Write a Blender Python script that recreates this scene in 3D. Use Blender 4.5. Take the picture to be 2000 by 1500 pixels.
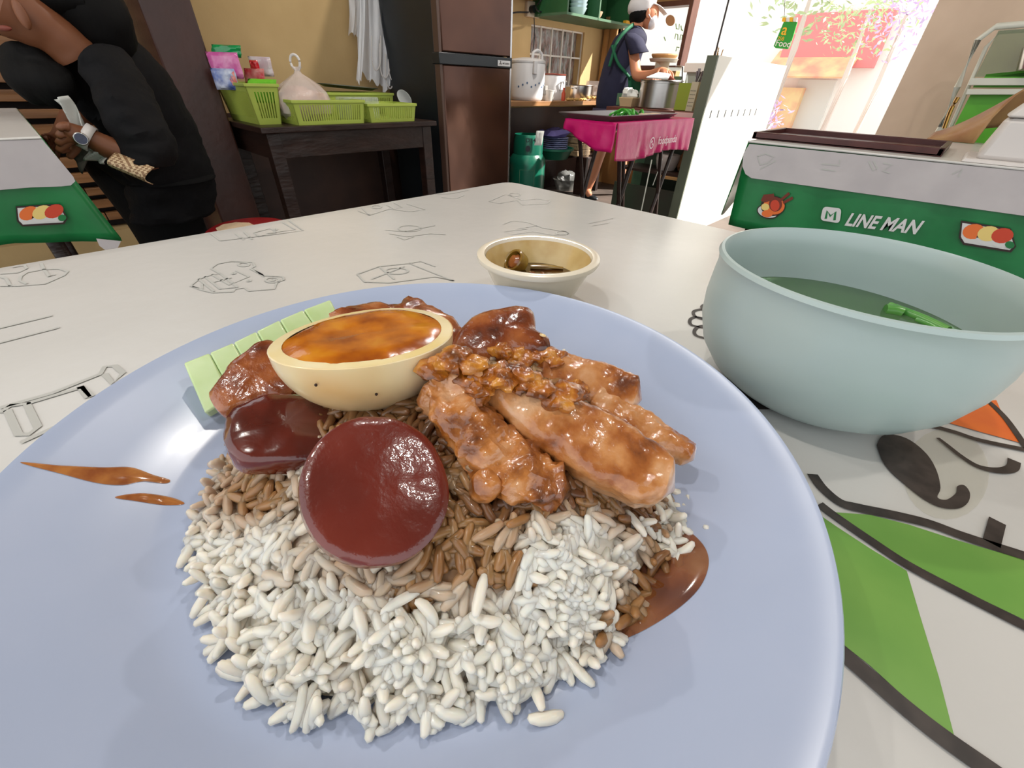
import bpy, bmesh, math, random
from math import sin, cos, pi, radians, exp
from mathutils import Vector, Matrix, noise
random.seed(7)
for o in list(bpy.data.objects): bpy.data.objects.remove(o)
SC = bpy.context.scene; COL = SC.collection

# ------------------------------------------------------------------ camera, world, lights
F, PIT, ROLL, YAW, CZ = 797.0, radians(36.5), radians(2.0), radians(43), 0.882
def basis():
    m = Matrix.Rotation(YAW, 3, 'Z') @ Matrix.Rotation(pi/2 - PIT, 3, 'X') @ Matrix.Rotation(ROLL, 3, 'Z')
    return m
CB = basis(); CR, CU, CBK = CB.col[0], CB.col[1], CB.col[2]
O = Vector((0, 0, CZ))
cam = bpy.data.cameras.new('camera'); co = bpy.data.objects.new('camera', cam); COL.objects.link(co)
cam.sensor_width = 36; cam.lens = F / 2000 * 36; cam.clip_start = .005; cam.clip_end = 200
co.matrix_world = Matrix.Translation(O) @ CB.to_4x4(); SC.camera = co
cam.dof.use_dof = False
SC.view_settings.view_transform = 'Standard'; SC.view_settings.look = 'None'
SC.view_settings.exposure = -0.12; SC.view_settings.gamma = 1.0; SC.view_settings.use_curve_mapping = False
w = bpy.data.worlds.new('sky'); SC.world = w; w.use_nodes = True
bg = w.node_tree.nodes['Background']; bg.inputs[0].default_value = (.93, .97, 1, 1); bg.inputs[1].default_value = 1.7
sl = bpy.data.lights.new('sun', 'SUN'); sl.energy = 14; sl.angle = radians(.8); sl.color = (1, .96, .9)
so = bpy.data.objects.new('sun', sl); COL.objects.link(so)
so.rotation_euler = Vector((.6, .5, .62)).to_track_quat('Z', 'Y').to_euler()
def lamp(x, y, z, p, size, col=(1, .95, .88)):
    l = bpy.data.lights.new('ceiling_light', 'AREA'); l.shape = 'DISK'; l.size = size; l.energy = p; l.color = col
    o = bpy.data.objects.new('ceiling_light', l); COL.objects.link(o); o.location = (x, y, z)
LAMPS = [(-.75, .9, 2.45, 10, .07), (-.35, -.5, 2.45, 8, .07), (-1.9, 2.3, 2.45, 24, .10), (-1.3, -.5, 2.45, 7, .07), (.6, .9, 2.45, 7, .07)]  # all out of view; the one nearest the slats is added to brighten them
for L in LAMPS: lamp(*L)

# ------------------------------------------------------------------ pixel helpers (2000x1500) -> world points
def ray(px, py): return CR * ((px - 1000) / F) + CU * ((750 - py) / F) - CBK
def Zp(px, py, z): r = ray(px, py); return O + r * ((z - CZ) / r.z)
def Xp(px, py, x): r = ray(px, py); return O + r * (x / r.x)
def Yp(px, py, y): r = ray(px, py); return O + r * (y / r.y)
FWH = Vector((-sin(YAW), cos(YAW), 0)); RTH = Vector((cos(YAW), sin(YAW), 0))
def Dp(px, py, d): r = ray(px, py); return O + r * (d / r.dot(FWH))
def proj(p):
    q = p - O; z = -q.dot(CBK); return 1000 + F * q.dot(CR) / z, 750 - F * q.dot(CU) / z

# ------------------------------------------------------------------ materials
def lin(c):
    f = lambda v: (v / 12.92 if v <= .04045 else ((v + .055) / 1.055) ** 2.4)
    return tuple(f(x / 255) for x in c[:3]) + (1,)
MC = {}
def mat(name, col, rough=.5, metal=0, col2=None, scale=20, bump=0, bscale=None, coat=0, sss=0, trans=0, alpha=1, ramp=None, attr=None, emit=0, spec=.5, stretch=None, ior=1.45, detail=3):
    if name in MC: return MC[name]
    m = bpy.data.materials.new(name); m.use_nodes = True; MC[name] = m
    nt = m.node_tree; N = nt.nodes; L = nt.links; b = N['Principled BSDF']
    b.inputs['Base Color'].default_value = lin(col); b.inputs['Roughness'].default_value = rough
    b.inputs['Metallic'].default_value = metal; b.inputs['IOR'].default_value = ior
    b.inputs['Specular IOR Level'].default_value = spec
    b.inputs['Coat Weight'].default_value = coat; b.inputs['Coat Roughness'].default_value = .06
    if sss: b.inputs['Subsurface Weight'].default_value = sss; b.inputs['Subsurface Scale'].default_value = .004; b.inputs['Subsurface Radius'].default_value = (1, .6, .4)
    b.inputs['Transmission Weight'].default_value = trans; b.inputs['Alpha'].default_value = alpha
    if emit: b.inputs['Emission Color'].default_value = lin(col); b.inputs['Emission Strength'].default_value = emit
    tc = N.new('ShaderNodeTexCoord'); src = tc.outputs['Object']
    if stretch:
        mp = N.new('ShaderNodeMapping'); mp.inputs['Scale'].default_value = stretch; L.new(src, mp.inputs[0]); src = mp.outputs[0]
    if col2 or ramp:
        nz = N.new('ShaderNodeTexNoise'); nz.inputs['Scale'].default_value = scale; nz.inputs['Detail'].default_value = detail; L.new(src, nz.inputs[0])
        cr = N.new('ShaderNodeValToRGB'); L.new(nz.outputs[0], cr.inputs[0]); e = cr.color_ramp.elements
        if ramp:
            e[0].position, e[0].color = ramp[0][0], lin(ramp[0][1]); e[1].position, e[1].color = ramp[-1][0], lin(ramp[-1][1])
            for p_, c_ in ramp[1:-1]: k = e.new(p_); k.color = lin(c_)
        else:
            e[0].position, e[0].color = .35, lin(col); e[1].position, e[1].color = .65, lin(col2)
        L.new(cr.outputs[0], b.inputs['Base Color'])
    if attr:
        at = N.new('ShaderNodeAttribute'); at.attribute_name = attr; L.new(at.outputs['Color'], b.inputs['Base Color'])
    if bump:
        n2 = N.new('ShaderNodeTexNoise'); n2.inputs['Scale'].default_value = bscale or scale; n2.inputs['Detail'].default_value = 4; L.new(src, n2.inputs[0])
        bp = N.new('ShaderNodeBump'); bp.inputs['Strength'].default_value = bump; bp.inputs['Distance'].default_value = .3 / (bscale or scale)
        L.new(n2.outputs[0], bp.inputs['Height']); L.new(bp.outputs[0], b.inputs['Normal'])
        if coat: L.new(bp.outputs[0], b.inputs['Coat Normal'])
    return m

# ------------------------------------------------------------------ mesh builder
class MB:
    def __init__(s): s.v = []; s.f = []; s.c = []
    def add(s, vs, fs, col=None):
        k = len(s.v); s.v += [Vector(v) for v in vs]; s.f += [tuple(i + k for i in f) for f in fs]
        if col is not None: s.c += [col] * len(vs)
        return s
    def box(s, x0, x1, y0, y1, z0, z1):
        return s.add([(x0,y0,z0),(x1,y0,z0),(x1,y1,z0),(x0,y1,z0),(x0,y0,z1),(x1,y0,z1),(x1,y1,z1),(x0,y1,z1)],
                     [(0,3,2,1),(4,5,6,7),(0,1,5,4),(1,2,6,5),(2,3,7,6),(3,0,4,7)])
    def obox(s, c, ex, ey, ez):
        c = Vector(c); v = [c + ex*a + ey*b + ez*d for d in (-1,1) for a,b in ((-1,-1),(1,-1),(1,1),(-1,1))]
        return s.add(v, [(0,3,2,1),(4,5,6,7),(0,1,5,4),(1,2,6,5),(2,3,7,6),(3,0,4,7)])
    def lathe(s, c, prof, n=48, sx=1, sy=1, closed=False):
        c = Vector(c); vs = []; fs = []
        for r, z in prof:
            for i in range(n): a = 2*pi*i/n; vs.append(c + Vector((r*cos(a)*sx, r*sin(a)*sy, z)))
        for j in range(len(prof)-1):
            for i in range(n): fs.append((j*n+i, j*n+(i+1)%n, (j+1)*n+(i+1)%n, (j+1)*n+i))
        if prof[0][0] > 1e-6: fs.append(tuple(reversed(range(n)))) if closed else None
        if closed and prof[-1][0] > 1e-6: fs.append(tuple(range((len(prof)-1)*n, len(prof)*n)))
        return s.add(vs, fs)
    def tube(s, pts, r, n=8, cap=True, flat=1):
        pts = [Vector(p) for p in pts]; vs = []; fs = []; rr = r if isinstance(r, (list, tuple)) else [r]*len(pts)
        up = Vector((0,0,1))
        for i, p in enumerate(pts):
            t = (pts[min(i+1,len(pts)-1)] - pts[max(i-1,0)]).normalized()
            a = t.cross(up); a = a.normalized() if a.length > 1e-3 else Vector((1,0,0)); b = a.cross(t)
            for k in range(n): q = 2*pi*k/n; vs.append(p + a*cos(q)*rr[i] + b*sin(q)*rr[i]*flat)
        for i in range(len(pts)-1):
            for k in range(n): fs.append((i*n+k, i*n+(k+1)%n, (i+1)*n+(k+1)%n, (i+1)*n+k))
        if cap: fs.append(tuple(reversed(range(n)))); fs.append(tuple(range((len(pts)-1)*n, len(pts)*n)))
        return s.add(vs, fs)
    def ball(s, c, ax, ay, az, n=16, m=10, bumpy=0):
        c = Vector(c); vs = []; fs = []
        ax, ay, az = [Vector(q) for q in (ax, ay, az)]
        for j in range(m+1):
            th = pi*j/m
            for i in range(n):
                a = 2*pi*i/n; d = ax*cos(a)*sin(th) + ay*sin(a)*sin(th) + az*cos(th)
                if bumpy: d = d * (1 + bumpy*noise.noise((c + d) * (1.7/ax.length)))
                vs.append(c + d)
        for j in range(m):
            for i in range(n): fs.append((j*n+i, (j+1)*n+i, (j+1)*n+(i+1)%n, j*n+(i+1)%n))
        return s.add(vs, fs)
    def poly(s, pts, th):   # pts coplanar, th vector thickness
        n = len(pts); vs = [Vector(p) for p in pts] + [Vector(p)+th for p in pts]
        return s.add(vs, [tuple(range(n)), tuple(reversed(range(n, 2*n)))] + [(i, n+i, n+(i+1)%n, (i+1)%n) for i in range(n)])
    def ribbon(s, pts, w, nrm, closed=False):
        pts = [Vector(p) for p in pts]; n = len(pts); vs = []; ws = w if isinstance(w,(list,tuple)) else [w]*n
        for i, p in enumerate(pts):
            a = pts[(i+1)%n] if closed or i+1 < n else p; b = pts[i-1] if closed or i > 0 else p
            t = (a-b).normalized(); sd = t.cross(nrm).normalized()*ws[i]/2; vs += [p-sd, p+sd]
        fs = [(2*i, 2*i+1, (2*i+3)%(2*n), (2*i+2)%(2*n)) for i in range(n if closed else n-1)]
        return s.add(vs, fs)
    def grid(s, fn, nu, nv):
        vs = [fn(i/nu, j/nv) for j in range(nv+1) for i in range(nu+1)]
        fs = [(j*(nu+1)+i, j*(nu+1)+i+1, (j+1)*(nu+1)+i+1, (j+1)*(nu+1)+i) for j in range(nv) for i in range(nu)]
        return s.add(vs, fs)
def put(name, mb, m, parent=None, smooth=True, bev=0, sub=0, sol=0, loc=None, nofix=False, sharp=True):
    me = bpy.data.meshes.new(name)
    if parent is not None: base = Vector(parent['_loc'])
    elif loc is not None: base = Vector(loc)
    else:
        xs = [v.x for v in mb.v]; ys = [v.y for v in mb.v]; zs = [v.z for v in mb.v]
        base = Vector(((min(xs)+max(xs))/2, (min(ys)+max(ys))/2, min(zs)))
    me.from_pydata([v - base for v in mb.v], [], mb.f)
    if mb.c:
        ca = me.color_attributes.new('Col', 'FLOAT_COLOR', 'POINT')
        ca.data.foreach_set('color', [x for c in mb.c for x in c])
    if not nofix:
        bm = bmesh.new(); bm.from_mesh(me); bmesh.ops.remove_doubles(bm, verts=bm.verts, dist=1e-6); bmesh.ops.recalc_face_normals(bm, faces=bm.faces); bm.to_mesh(me); bm.free()
    me.materials.append(m)
    if smooth:
        me.polygons.foreach_set('use_smooth', [True]*len(me.polygons))
        if sharp: me.set_sharp_from_angle(angle=radians(38))
    o = bpy.data.objects.new(name, me); COL.objects.link(o)
    if parent is not None:
        o.parent = parent; g = Vector((0,0,0))
    else: o.location = base
    o['_loc'] = list(base)
    if sol: md = o.modifiers.new('s', 'SOLIDIFY'); md.thickness = sol; md.offset = 0
    if bev: md = o.modifiers.new('b', 'BEVEL'); md.width = bev; md.segments = 2; md.limit_method = 'ANGLE'
    if sub: md = o.modifiers.new('u', 'SUBSURF'); md.levels = md.render_levels = sub
    return o
def tag(o, label=None, cat=None, group=None, kind=None):
    if label: o['label'] = label
    if cat: o['category'] = cat
    if group: o['group'] = group
    if kind: o['kind'] = kind
    return o
def thing(name, loc, label, cat, group=None):
    o = bpy.data.objects.new(name, None); COL.objects.link(o); o.location = loc; o.empty_display_size = .02
    o['_loc'] = list(loc); return tag(o, label, cat, group)
def struct(name, mb, m, smooth=False, **k): return tag(put(name, mb, m, smooth=smooth, **k), kind='structure')
def catmull(P, n=8, closed=False):
    P = [Vector(p) for p in P]; out = []; N = len(P)
    for i in range(N if closed else N-1):
        g = (lambda k: P[k % N]) if closed else (lambda k: P[min(max(k,0),N-1)])
        a, b, c, d = g(i-1), g(i), g(i+1), g(i+2)
        for j in range(n):
            t = j/n; out.append(.5*((2*b)+(c-a)*t+(2*a-5*b+4*c-d)*t*t+(3*b-a-3*c+d)*t**3))
    if not closed: out.append(P[-1])
    return out
def text_mesh(s, bold=0, extr=0):
    c = bpy.data.curves.new('t', 'FONT'); c.body = s; c.size = 1; c.offset = bold; c.extrude = extr; c.align_x = 'CENTER'
    o = bpy.data.objects.new('t', c); COL.objects.link(o)
    me = bpy.data.meshes.new_from_object(o.evaluated_get(bpy.context.evaluated_depsgraph_get()))
    bpy.data.objects.remove(o)
    vs = [v.co.copy() for v in me.vertices]; fs = [tuple(p.vertices) for p in me.polygons]
    return vs, fs
def put_text(name, s, m, parent, p0, ex, ey, size, bold=0, shear=0):
    """text centred on p0, baseline along ex"""
    vs, fs = text_mesh(s, bold); k = MB()
    k.add([p0 + (ex*(v.x + shear*v.y) + ey*v.y)*size for v in vs], fs)
    return put(name, k, m, parent, smooth=False, nofix=True)
def ell(cx, cy, rx, ry, n=24, rot=0):
    return [(cx + rx*cos(2*pi*i/n)*cos(rot) - ry*sin(2*pi*i/n)*sin(rot), cy + rx*cos(2*pi*i/n)*sin(rot) + ry*sin(2*pi*i/n)*cos(rot)) for i in range(n)]
UP = Vector((0,0,1)); EX = Vector((1,0,0)); EY = Vector((0,1,0))

# ================================================================== SETTING
M_floor = mat('floor_concrete', (96,84,76), .55, col2=(74,66,60), scale=4, bump=.1)
M_wall = mat('yellow_plaster', (206,176,126), .8, col2=(194,163,114), scale=3, bump=.15, bscale=60)
M_dado = mat('brown_paint', (72,48,38), .5, col2=(60,40,33), scale=5, bump=.1, bscale=40)
M_col = mat('brown_column_paint', (66,38,30), .35, col2=(56,33,27), scale=5, bump=.1, bscale=30)
M_white = mat('white_paint', (225,222,215), .5)
M_ceil = mat('ceiling_board', (150,140,125), .9)
M_pillar = mat('beige_plaster', (226,200,176), .8, col2=(216,190,166), scale=6)
XW, YW = -3.0, 4.35
struct('floor', MB().box(-5, 5, -2.5, 4.4, -.1, 0), M_floor)
struct('ceiling', MB().box(-3.2, 3.2, -1.2, 4.4, 2.6, 2.7), M_ceil)
# left wall with a barred opening (window_1)
wz0, wz1 = .86, 1.27; wy0, wy1 = 3.30, 4.04
k = MB()
k.box(XW-.15, XW, -2.5, -.9, .0, 2.6); k.box(XW-.15, XW, .5, wy0, .0, 2.6); k.box(XW-.15, XW, wy1, YW, .0, 2.6)
k.box(XW-.15, XW, wy0, wy1, 0, wz0); k.box(XW-.15, XW, wy0, wy1, wz1, 2.6); k.box(XW-.15, XW, -.9, .5, 0, .2)
struct('wall_left', k, M_wall)
struct('trim_1', MB().box(XW, XW+.012, .5, 4.35, 0, .70), M_dado)
struct('trim_2', MB().box(XW, -2.62, .545, .735, 0, 2.6), M_col, bev=.008)
# window_1: film behind white bars
win = tag(put('window_1', MB().box(XW-.1, XW-.09, wy0, wy1, wz0, wz1), mat('plastic_film', (150,150,152), .2, col2=(84,100,88), scale=9, bump=.8, bscale=14, spec=.8, stretch=(1,2.2,1), ramp=[(.3,(60,78,64)),(.45,(150,120,112)),(.55,(172,170,170)),(.75,(120,138,128))]), smooth=False), kind='structure')
for i in range(6):
    y = wy0 + (wy1-wy0)*i/5; put('window_bar', MB().box(XW-.03, XW-.018, y-.006, y+.006, wz0, wz1), M_white, win, smooth=False)
for z in (wz0+.004, wz0+.22, wz1-.006): put('window_bar', MB().box(XW-.034, XW-.022, wy0, wy1, z-.006, z+.006), M_white, win, smooth=False)
# slatted opening (louvers) at far left
M_slat = mat('slat_wood', (160,112,70), .4, col2=(118,80,50), scale=6, bump=.2, stretch=(1,.15,3))
sl_ = struct('window_2', MB().box(XW-.14, XW-.12, -.9, .5, .2, 2.0), mat('dark_void', (34,24,20), .8))
k = 0; z = .24
while z < 1.62:
    h = .032 + .012*random.random()
    y = -.9
    while y < .5:
        ln = random.choice([.18,.25,.33,.4]); y1 = min(y+ln, .5); d = random.uniform(0,.02)
        put('slat', MB().box(XW-.10+d, XW-.06+d, y, y1-.004, z, z+h), M_slat, sl_, smooth=False, bev=.002); y = y1
    z += h + .022 + .008*random.random()
# back wall with opening
M_plank = mat('stained_plywood', (184,140,88), .6, col2=(164,122,76), scale=8, stretch=(1,1,.2))
k = MB(); ow0, ow1, oz0, oz1 = -2.84, -2.17, 1.04, 1.44
k.box(XW, ow0, YW, YW+.08, 0, 2.6); k.box(ow0, ow1, YW, YW+.08, 0, oz0); k.box(ow0, ow1, YW, YW+.08, oz1+.03, 2.6)
struct('wall_back', k, M_plank)
M_brown = mat('dark_red_wood', (96,60,48), .4, col2=(82,48,38), scale=12, stretch=(1,1,.3))
wn = struct('window_3', MB().box(ow1, ow1+.035, YW-.02, YW+.1, oz0, 2.6), M_brown, bev=.004)
put('window_frame', MB().box(ow0, ow1, YW-.02, YW+.1, oz1, oz1+.035), M_brown, wn, smooth=False, bev=.004)
put('window_frame', MB().box(ow0-.03, ow0, YW-.02, YW+.1, oz0, oz1+.03), M_plank, wn, smooth=False, bev=.004)
put('window_frame', MB().box(ow0, ow1, YW-.03, YW+.1, oz0-.03, oz0), M_brown, wn, smooth=False, bev=.004)
for i, y in enumerate((4.34,)):
    put('batten', MB().box(-2.97, -2.93, y-.03, y, .7, 1.4), M_plank, wn, smooth=False)
# right pillar / front wall
struct('wall_right', MB().box(-.358, 3.0, 3.0, 3.12, 0, 2.6), M_pillar)
# outside ground
M_pave = mat('pale_pavement', (215,210,200), .8, col2=(200,196,188), scale=2)
struct('ground', MB().box(-30, 14, 4.4, 30, -.14, -.02), M_pave)
ls = MB()
for (x,y,z,p,s,*r) in LAMPS:
    t = thing('ceiling_lamp', (x,y,2.6), 'round white ceiling lamp out of view, placed to light the room', 'lamp', 'ceiling lamps')
    put('lamp_housing', MB().lathe((x,y,0), [(.0,2.6),(.11,2.6),(.11,2.47),(.10,2.47),(.10,2.59),(0,2.59)], 24), M_white, t)

# ================================================================== OUTSIDE
def bld(px0, px1, py_top, y, label, cols, zb=-.02):
    pass
M_shop = mat('haze_paled_wall', (250,246,240), .7)  # near-white wall, the outdoor glare put into its colour
M_red = mat('haze_paled_red', (236,140,140), .6); M_yel = mat('haze_paled_yellow', (244,214,160), .6, col2=(238,166,140), scale=3)  # sign and awning colours paled to stand in for street haze
b0 = Yp(1540, 140, 12.0); b1 = Yp(1735, 140, 12.0)
bt = thing('street_shop', (-4, 12.2, -.02), 'glare-paled shop across the sunlit street with red sign band and striped awning', 'shop')
put('wall', MB().box(-9, 3, 12.2, 12.4, -.02, 5), M_shop, bt, smooth=False)
A = Yp(1560, 62, 12.0); B = Yp(1660, 95, 12.0)
put('sign_band', MB().box(min(A.x,B.x)-.2, max(A.x,B.x)+.5, 12.0, 12.2, Yp(1600,55,12).z-.62, Yp(1600,25,12).z), M_red, bt, smooth=False)
put('awning', MB().add([(A.x-.3,12.2,A.z-.3),(B.x+.2,12.2,A.z-.3),(B.x+.2,11.5,A.z-.75),(A.x-.3,11.5,A.z-.75)], [(0,1,2,3)]), M_yel, bt, smooth=False, sol=.03)
put('shop_door', MB().box(-3.2, -2.5, 12.12, 12.2, 0, 1.1), M_white, bt, smooth=False)
put('goods', MB().box(-3.9, -3.0, 11.9, 12.2, 0, .95), M_yel, bt, smooth=False)
M_leaf = mat('street_leaf', (176,200,150), .5, col2=(196,206,164), scale=10); M_purp = mat('purple_leaf', (190,170,206), .5)
M_bark = mat('haze_paled_bark', (206,192,184), .8)  # trunk tone lightened in place of the haze outside
def tree(px, py, y, r, lab, m, name='street_tree', n=420, zb=-.02):
    c = Yp(px, py, y); t = thing(name, (c.x, y, zb), lab, 'tree' if 'tree' in name else 'plant')
    put('trunk', MB().tube([(c.x, y, zb), (c.x+.03, y, c.z*.6), (c.x, y, c.z)], [.05*r+.02, .04*r+.015, .02], 8), M_bark, t)
    k = MB(); rnd = random.Random(px)
    for i in range(n):
        d = Vector((rnd.gauss(0,1), rnd.gauss(0,1), rnd.gauss(0,1))).normalized() * r * rnd.random()**.45
        p = c + d; a = Vector((rnd.gauss(0,1), rnd.gauss(0,1), rnd.gauss(0,.6))).normalized()*.055*max(r,.5)*1.4; b = a.cross(Vector((rnd.random(),rnd.random(),1))).normalized()*a.length*.4
        k.add([p-a, p+b, p+a, p-b], [(0,1,2,3)])
    tag(put('foliage', k, m, t, smooth=False, nofix=True), kind='stuff')
tree(1700, 20, 9.0, .62, 'leafy green street tree seen left of centre through the bright doorway', M_leaf)
tree(1770, 30, 8.0, .45, 'purple flowering tree in the doorway next to the green street tree', M_purp, n=260)
tree(1600, -60, 10, 1.0, 'tall tree whose lowest leaves hang over the red shop sign', M_leaf)
tree(1490, 232, 6.0, .28, 'small bushy purple-leaved plant beside the white stall panel outside', M_purp, name='street_plant', n=150)

# ================================================================== HELPERS FOR TABLECLOTH PRINT
M_gray = mat('print_grey', (180,180,175), .5); M_ink = mat('print_black', (42,36,34), .38, col2=(62,54,50), scale=160, detail=2)
M_grn = mat('print_green', (116,160,72), .38, col2=(102,150,64), scale=30); M_org = mat('print_orange', (224,112,40), .38, col2=(214,98,40), scale=40)
M_cloth = mat('white_vinyl', (206,204,200), .26, col2=(201,199,195), scale=9, bump=.05, bscale=70, spec=.55)
ZT = .76
# ================================================================== OUR TABLE
tb = thing('dining_table', (.1, -.1, 0), 'large white-topped dining table in the foreground carrying the plate of rice', 'table')
put('tabletop', MB().box(-.475, .8, -.7, .487, ZT-.03, ZT-.002), mat('table_board', (150,130,105), .6), tb, smooth=False, bev=.004)
for x, y in ((-.42,.42),(.74,.42),(-.42,-.64),(.74,-.64)): put('leg', MB().tube([(x,y,0),(x,y,ZT-.03)], .018, 12), mat('leg_steel', (90,90,92), .4, metal=.8), tb)
def cloth_sheet(x0, x1, y0, y1, z, drop, r=.012):
    k = MB(); nx, ny = 40, 40
    prof = [(0,0),(r*.5,-r*.14),(r*.87,-r*.5),(r,-r),(r+.002,-drop*.5),(r+.006,-drop)]
    # ring approach : rounded-rectangle rings
    def ringpts(off, zz, wob=0):
        pts = []; cr = .02
        for cx, cy, a0 in ((x1-cr, y1-cr, 0),(x0+cr, y1-cr, pi/2),(x0+cr, y0+cr, pi),(x1-cr, y0+cr, 1.5*pi)):
            for i in range(7):
                a = a0 + pi/2*i/6; pts.append(Vector((cx+(cr+off)*cos(a), cy+(cr+off)*sin(a), zz)))
        out = []
        for i, p in enumerate(pts):
            q = pts[(i+1)%len(pts)]; n = 1 if (q-p).length < .05 else 24
            for j in range(n):
                u = p.lerp(q, j/n)
                if wob: w_ = wob*noise.noise(u*9); u = u + Vector(((u.x-(x0+x1)/2), (u.y-(y0+y1)/2), 0)).normalized()*w_
                out.append(u)
        return out
    rings = [ringpts(o_, z+z_, .006 if z_ < -drop*.3 else 0) for o_, z_ in prof]; n = len(rings[0])
    vs = [v for r_ in rings for v in r_]; fs = [tuple(range(n))]
    for j in range(len(rings)-1):
        for i in range(n): fs.append((j*n+i, j*n+(i+1)%n, (j+1)*n+(i+1)%n, (j+1)*n+i))
    return k.add(vs, fs)
tc = thing('tablecloth', (.1,-.1,ZT-.1), 'white vinyl cloth with grey line icons and big green leaf print under the plate', 'tablecloth')
put('cloth', cloth_sheet(-.477, .802, -.702, .489, ZT, .10), M_cloth, tc)
def T(px, py, lift=0): return Zp(px, py, ZT + .0004 + lift)
def ink(parent, lines, w, m, P=T, nrm=UP, name='line_print'):
    k = MB()
    for ln in lines:
        cl = ln[0] == 'c'; pts = ln[1:] if cl else ln
        k.ribbon([P(*p) for p in pts], w, nrm, cl)
    return put(name, k, m, parent, smooth=False, nofix=True)
def smooth_line(l, n=6): return [(v.x, v.y) for v in catmull([(x,y,0) for x, y in l], n)]
def c7(l): return [(x/2.5, 340+y/2.5) if not isinstance(x, str) else x for x, y in l]
def cr_(*l): return ['c'] + c7(l)
ink(tc, [
  cr_((1030,460),(1060,438),(1130,425),(1235,430),(1245,450),(1222,462),(1290,495),(1380,500),(1387,515),(1350,530),(1340,560),(1215,570),(1195,555),(1150,560),(1140,573),(1040,578),(985,565),(930,545),(970,512),(1035,490),(1078,487)),
  c7([(970,512),(1045,572)]), c7([(1000,500),(1075,560),(1150,552)]), c7([(1035,490),(1120,540),(1215,500),(1150,470)]), c7([(1078,487),(1160,552)]), c7([(1045,526),(1130,505)]),
  cr_(*ell(1190,441,26,9)), cr_(*ell(1330,517,34,12)), cr_(*ell(1330,517,10,4,10)), cr_(*ell(1215,520,8,4,8)), cr_(*ell(1140,484,8,4,8)), c7([(1240,462),(1290,500)]), c7([(940,548),(990,560),(985,535)]),
], .0017, M_gray, name='scooter_print')
for q_ in ([(-60,765),(255,690)], [(-60,838),(290,748)]): ink(tc, [c7(q_)], .002, M_gray, name='chopstick_print')
ink(tc, [c7([(0,545),(90,545),(220,535),(310,495),(330,475),(290,462),(210,465),(130,480),(100,500),(95,520),(130,535)]), c7([(200,435),(215,465),(240,500),(270,490)]), c7([(0,487),(90,480),(130,460),(120,445),(60,455)]), c7([(0,500),(30,510),(50,545)])], .0018, M_gray, name='scooter_print')
ink(tc, [c7([(0,1140),(250,1070),(490,975),(510,940),(560,935),(600,970),(550,1020),(510,975)]), c7([(0,1165),(50,1130),(130,1120),(185,1235),(140,1270),(90,1270),(35,1150)]), c7([(130,1120),(400,1040),(450,1085)]), c7([(390,1035),(430,1090)]), c7([(100,1310),(300,1220),(480,1130)])], .0026, M_gray, name='drink_box_print')
ink(tc, [c7([(1030,290),(1075,325),(1330,295),(1480,275),(1410,225)]), c7([(1150,290),(1190,320)]), c7([(1190,280),(1230,318)]), c7([(1240,285),(1265,305),(1350,285),(1320,265),(1240,285)]), c7([(1380,235),(1440,270),(1300,290)]), cr_(*ell(1345,270,8,4,8))], .0018, M_gray, name='menu_print')
ink(tc, [[(700,412),(722,420),(760,408),(800,413),(830,409),(795,398)], [(755,400),(770,408),(785,404),(770,396)], [(706,405),(722,420)], ['c']+ell(735,404,10,3,12)], .0017, M_gray, name='noodle_box_print')
ink(tc, [[(752,449),(790,452),(850,440)], [(760,456),(795,462),(840,456),(870,458)], ['c']+ell(800,446,22,6,14), [(775,462),(790,468),(808,462)]], .0015, M_gray, name='fork_spoon_print')
ink(tc, [[(698,535),(712,550),(760,552),(850,540),(886,548),(840,530),(800,514),(740,520),(698,535)], [(725,545),(790,520)], ['c']+ell(775,529,22,6,14), [(740,520),(770,545)], [(800,514),(822,510),(850,520)]], .0017, M_gray, name='scooter_print')
ink(tc, [[(955,393),(975,397),(1010,391),(1020,400),(1068,398),(1075,392),(1050,388),(1020,391),(995,381),(985,380),(955,393)], ['c']+ell(1005,380,12,3,12)], .0017, M_gray, name='scooter_print')
ink(tc, [[(850,379),(880,378),(915,371)], [(862,385),(890,388),(906,381)]], .0017, M_gray, name='fork_print')
ink(tc, [[(982,438),(1000,431),(1030,434),(1060,445),(1105,452),(1112,456),(1080,459),(1040,452),(1000,458),(985,452),(1030,447)], [(1010,447),(1050,440)], ['c']+ell(1098,455,12,4,12), [(1150,436),(1180,430),(1198,426)], [(1155,441),(1190,435)]], .0013, M_gray, name='scooter_print')
for l_ in ([(1402,594),(1385,592),(1371,598),(1377,606),(1402,613)], [(1400,613),(1375,604),(1355,608),(1360,619),(1385,626)], [(1385,624),(1360,619),(1348,624),(1352,635),(1385,641)], [(1400,640),(1372,636),(1357,644),(1362,656),(1400,664)]): ink(tc, [smooth_line(l_)], .0022, M_ink, name='curl_print')
def r5(l): return [(1400+x/2.143, 800+y/2.143) for x, y in l]
def fill(parent, pts, m, lift, name, P=T, nrm=UP):
    q = [P(*p) for p in pts]; return put(name, MB().add([v + nrm*lift for v in q], [tuple(range(len(q)))]), m, parent, smooth=False, nofix=True)
fill(tc, r5([(440,400),(500,430),(640,440),(800,480),(1000,545),(1330,640),(1330,900),(1100,790),(900,690),(740,600),(600,520)]), M_grn, 0, 'leaf_print')
fill(tc, r5([(400,420),(510,495),(640,580),(795,675),(850,860),(930,1120),(995,1370),(900,1300),(760,1180),(640,1070),(500,960),(400,850)]), M_grn, 0, 'leaf_print')
fill(tc, r5([(900,35),(1000,-20),(1170,-40),(1200,30),(1275,140),(1100,92),(960,52)]), M_org, 0, 'orange_wedge_print')
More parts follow.
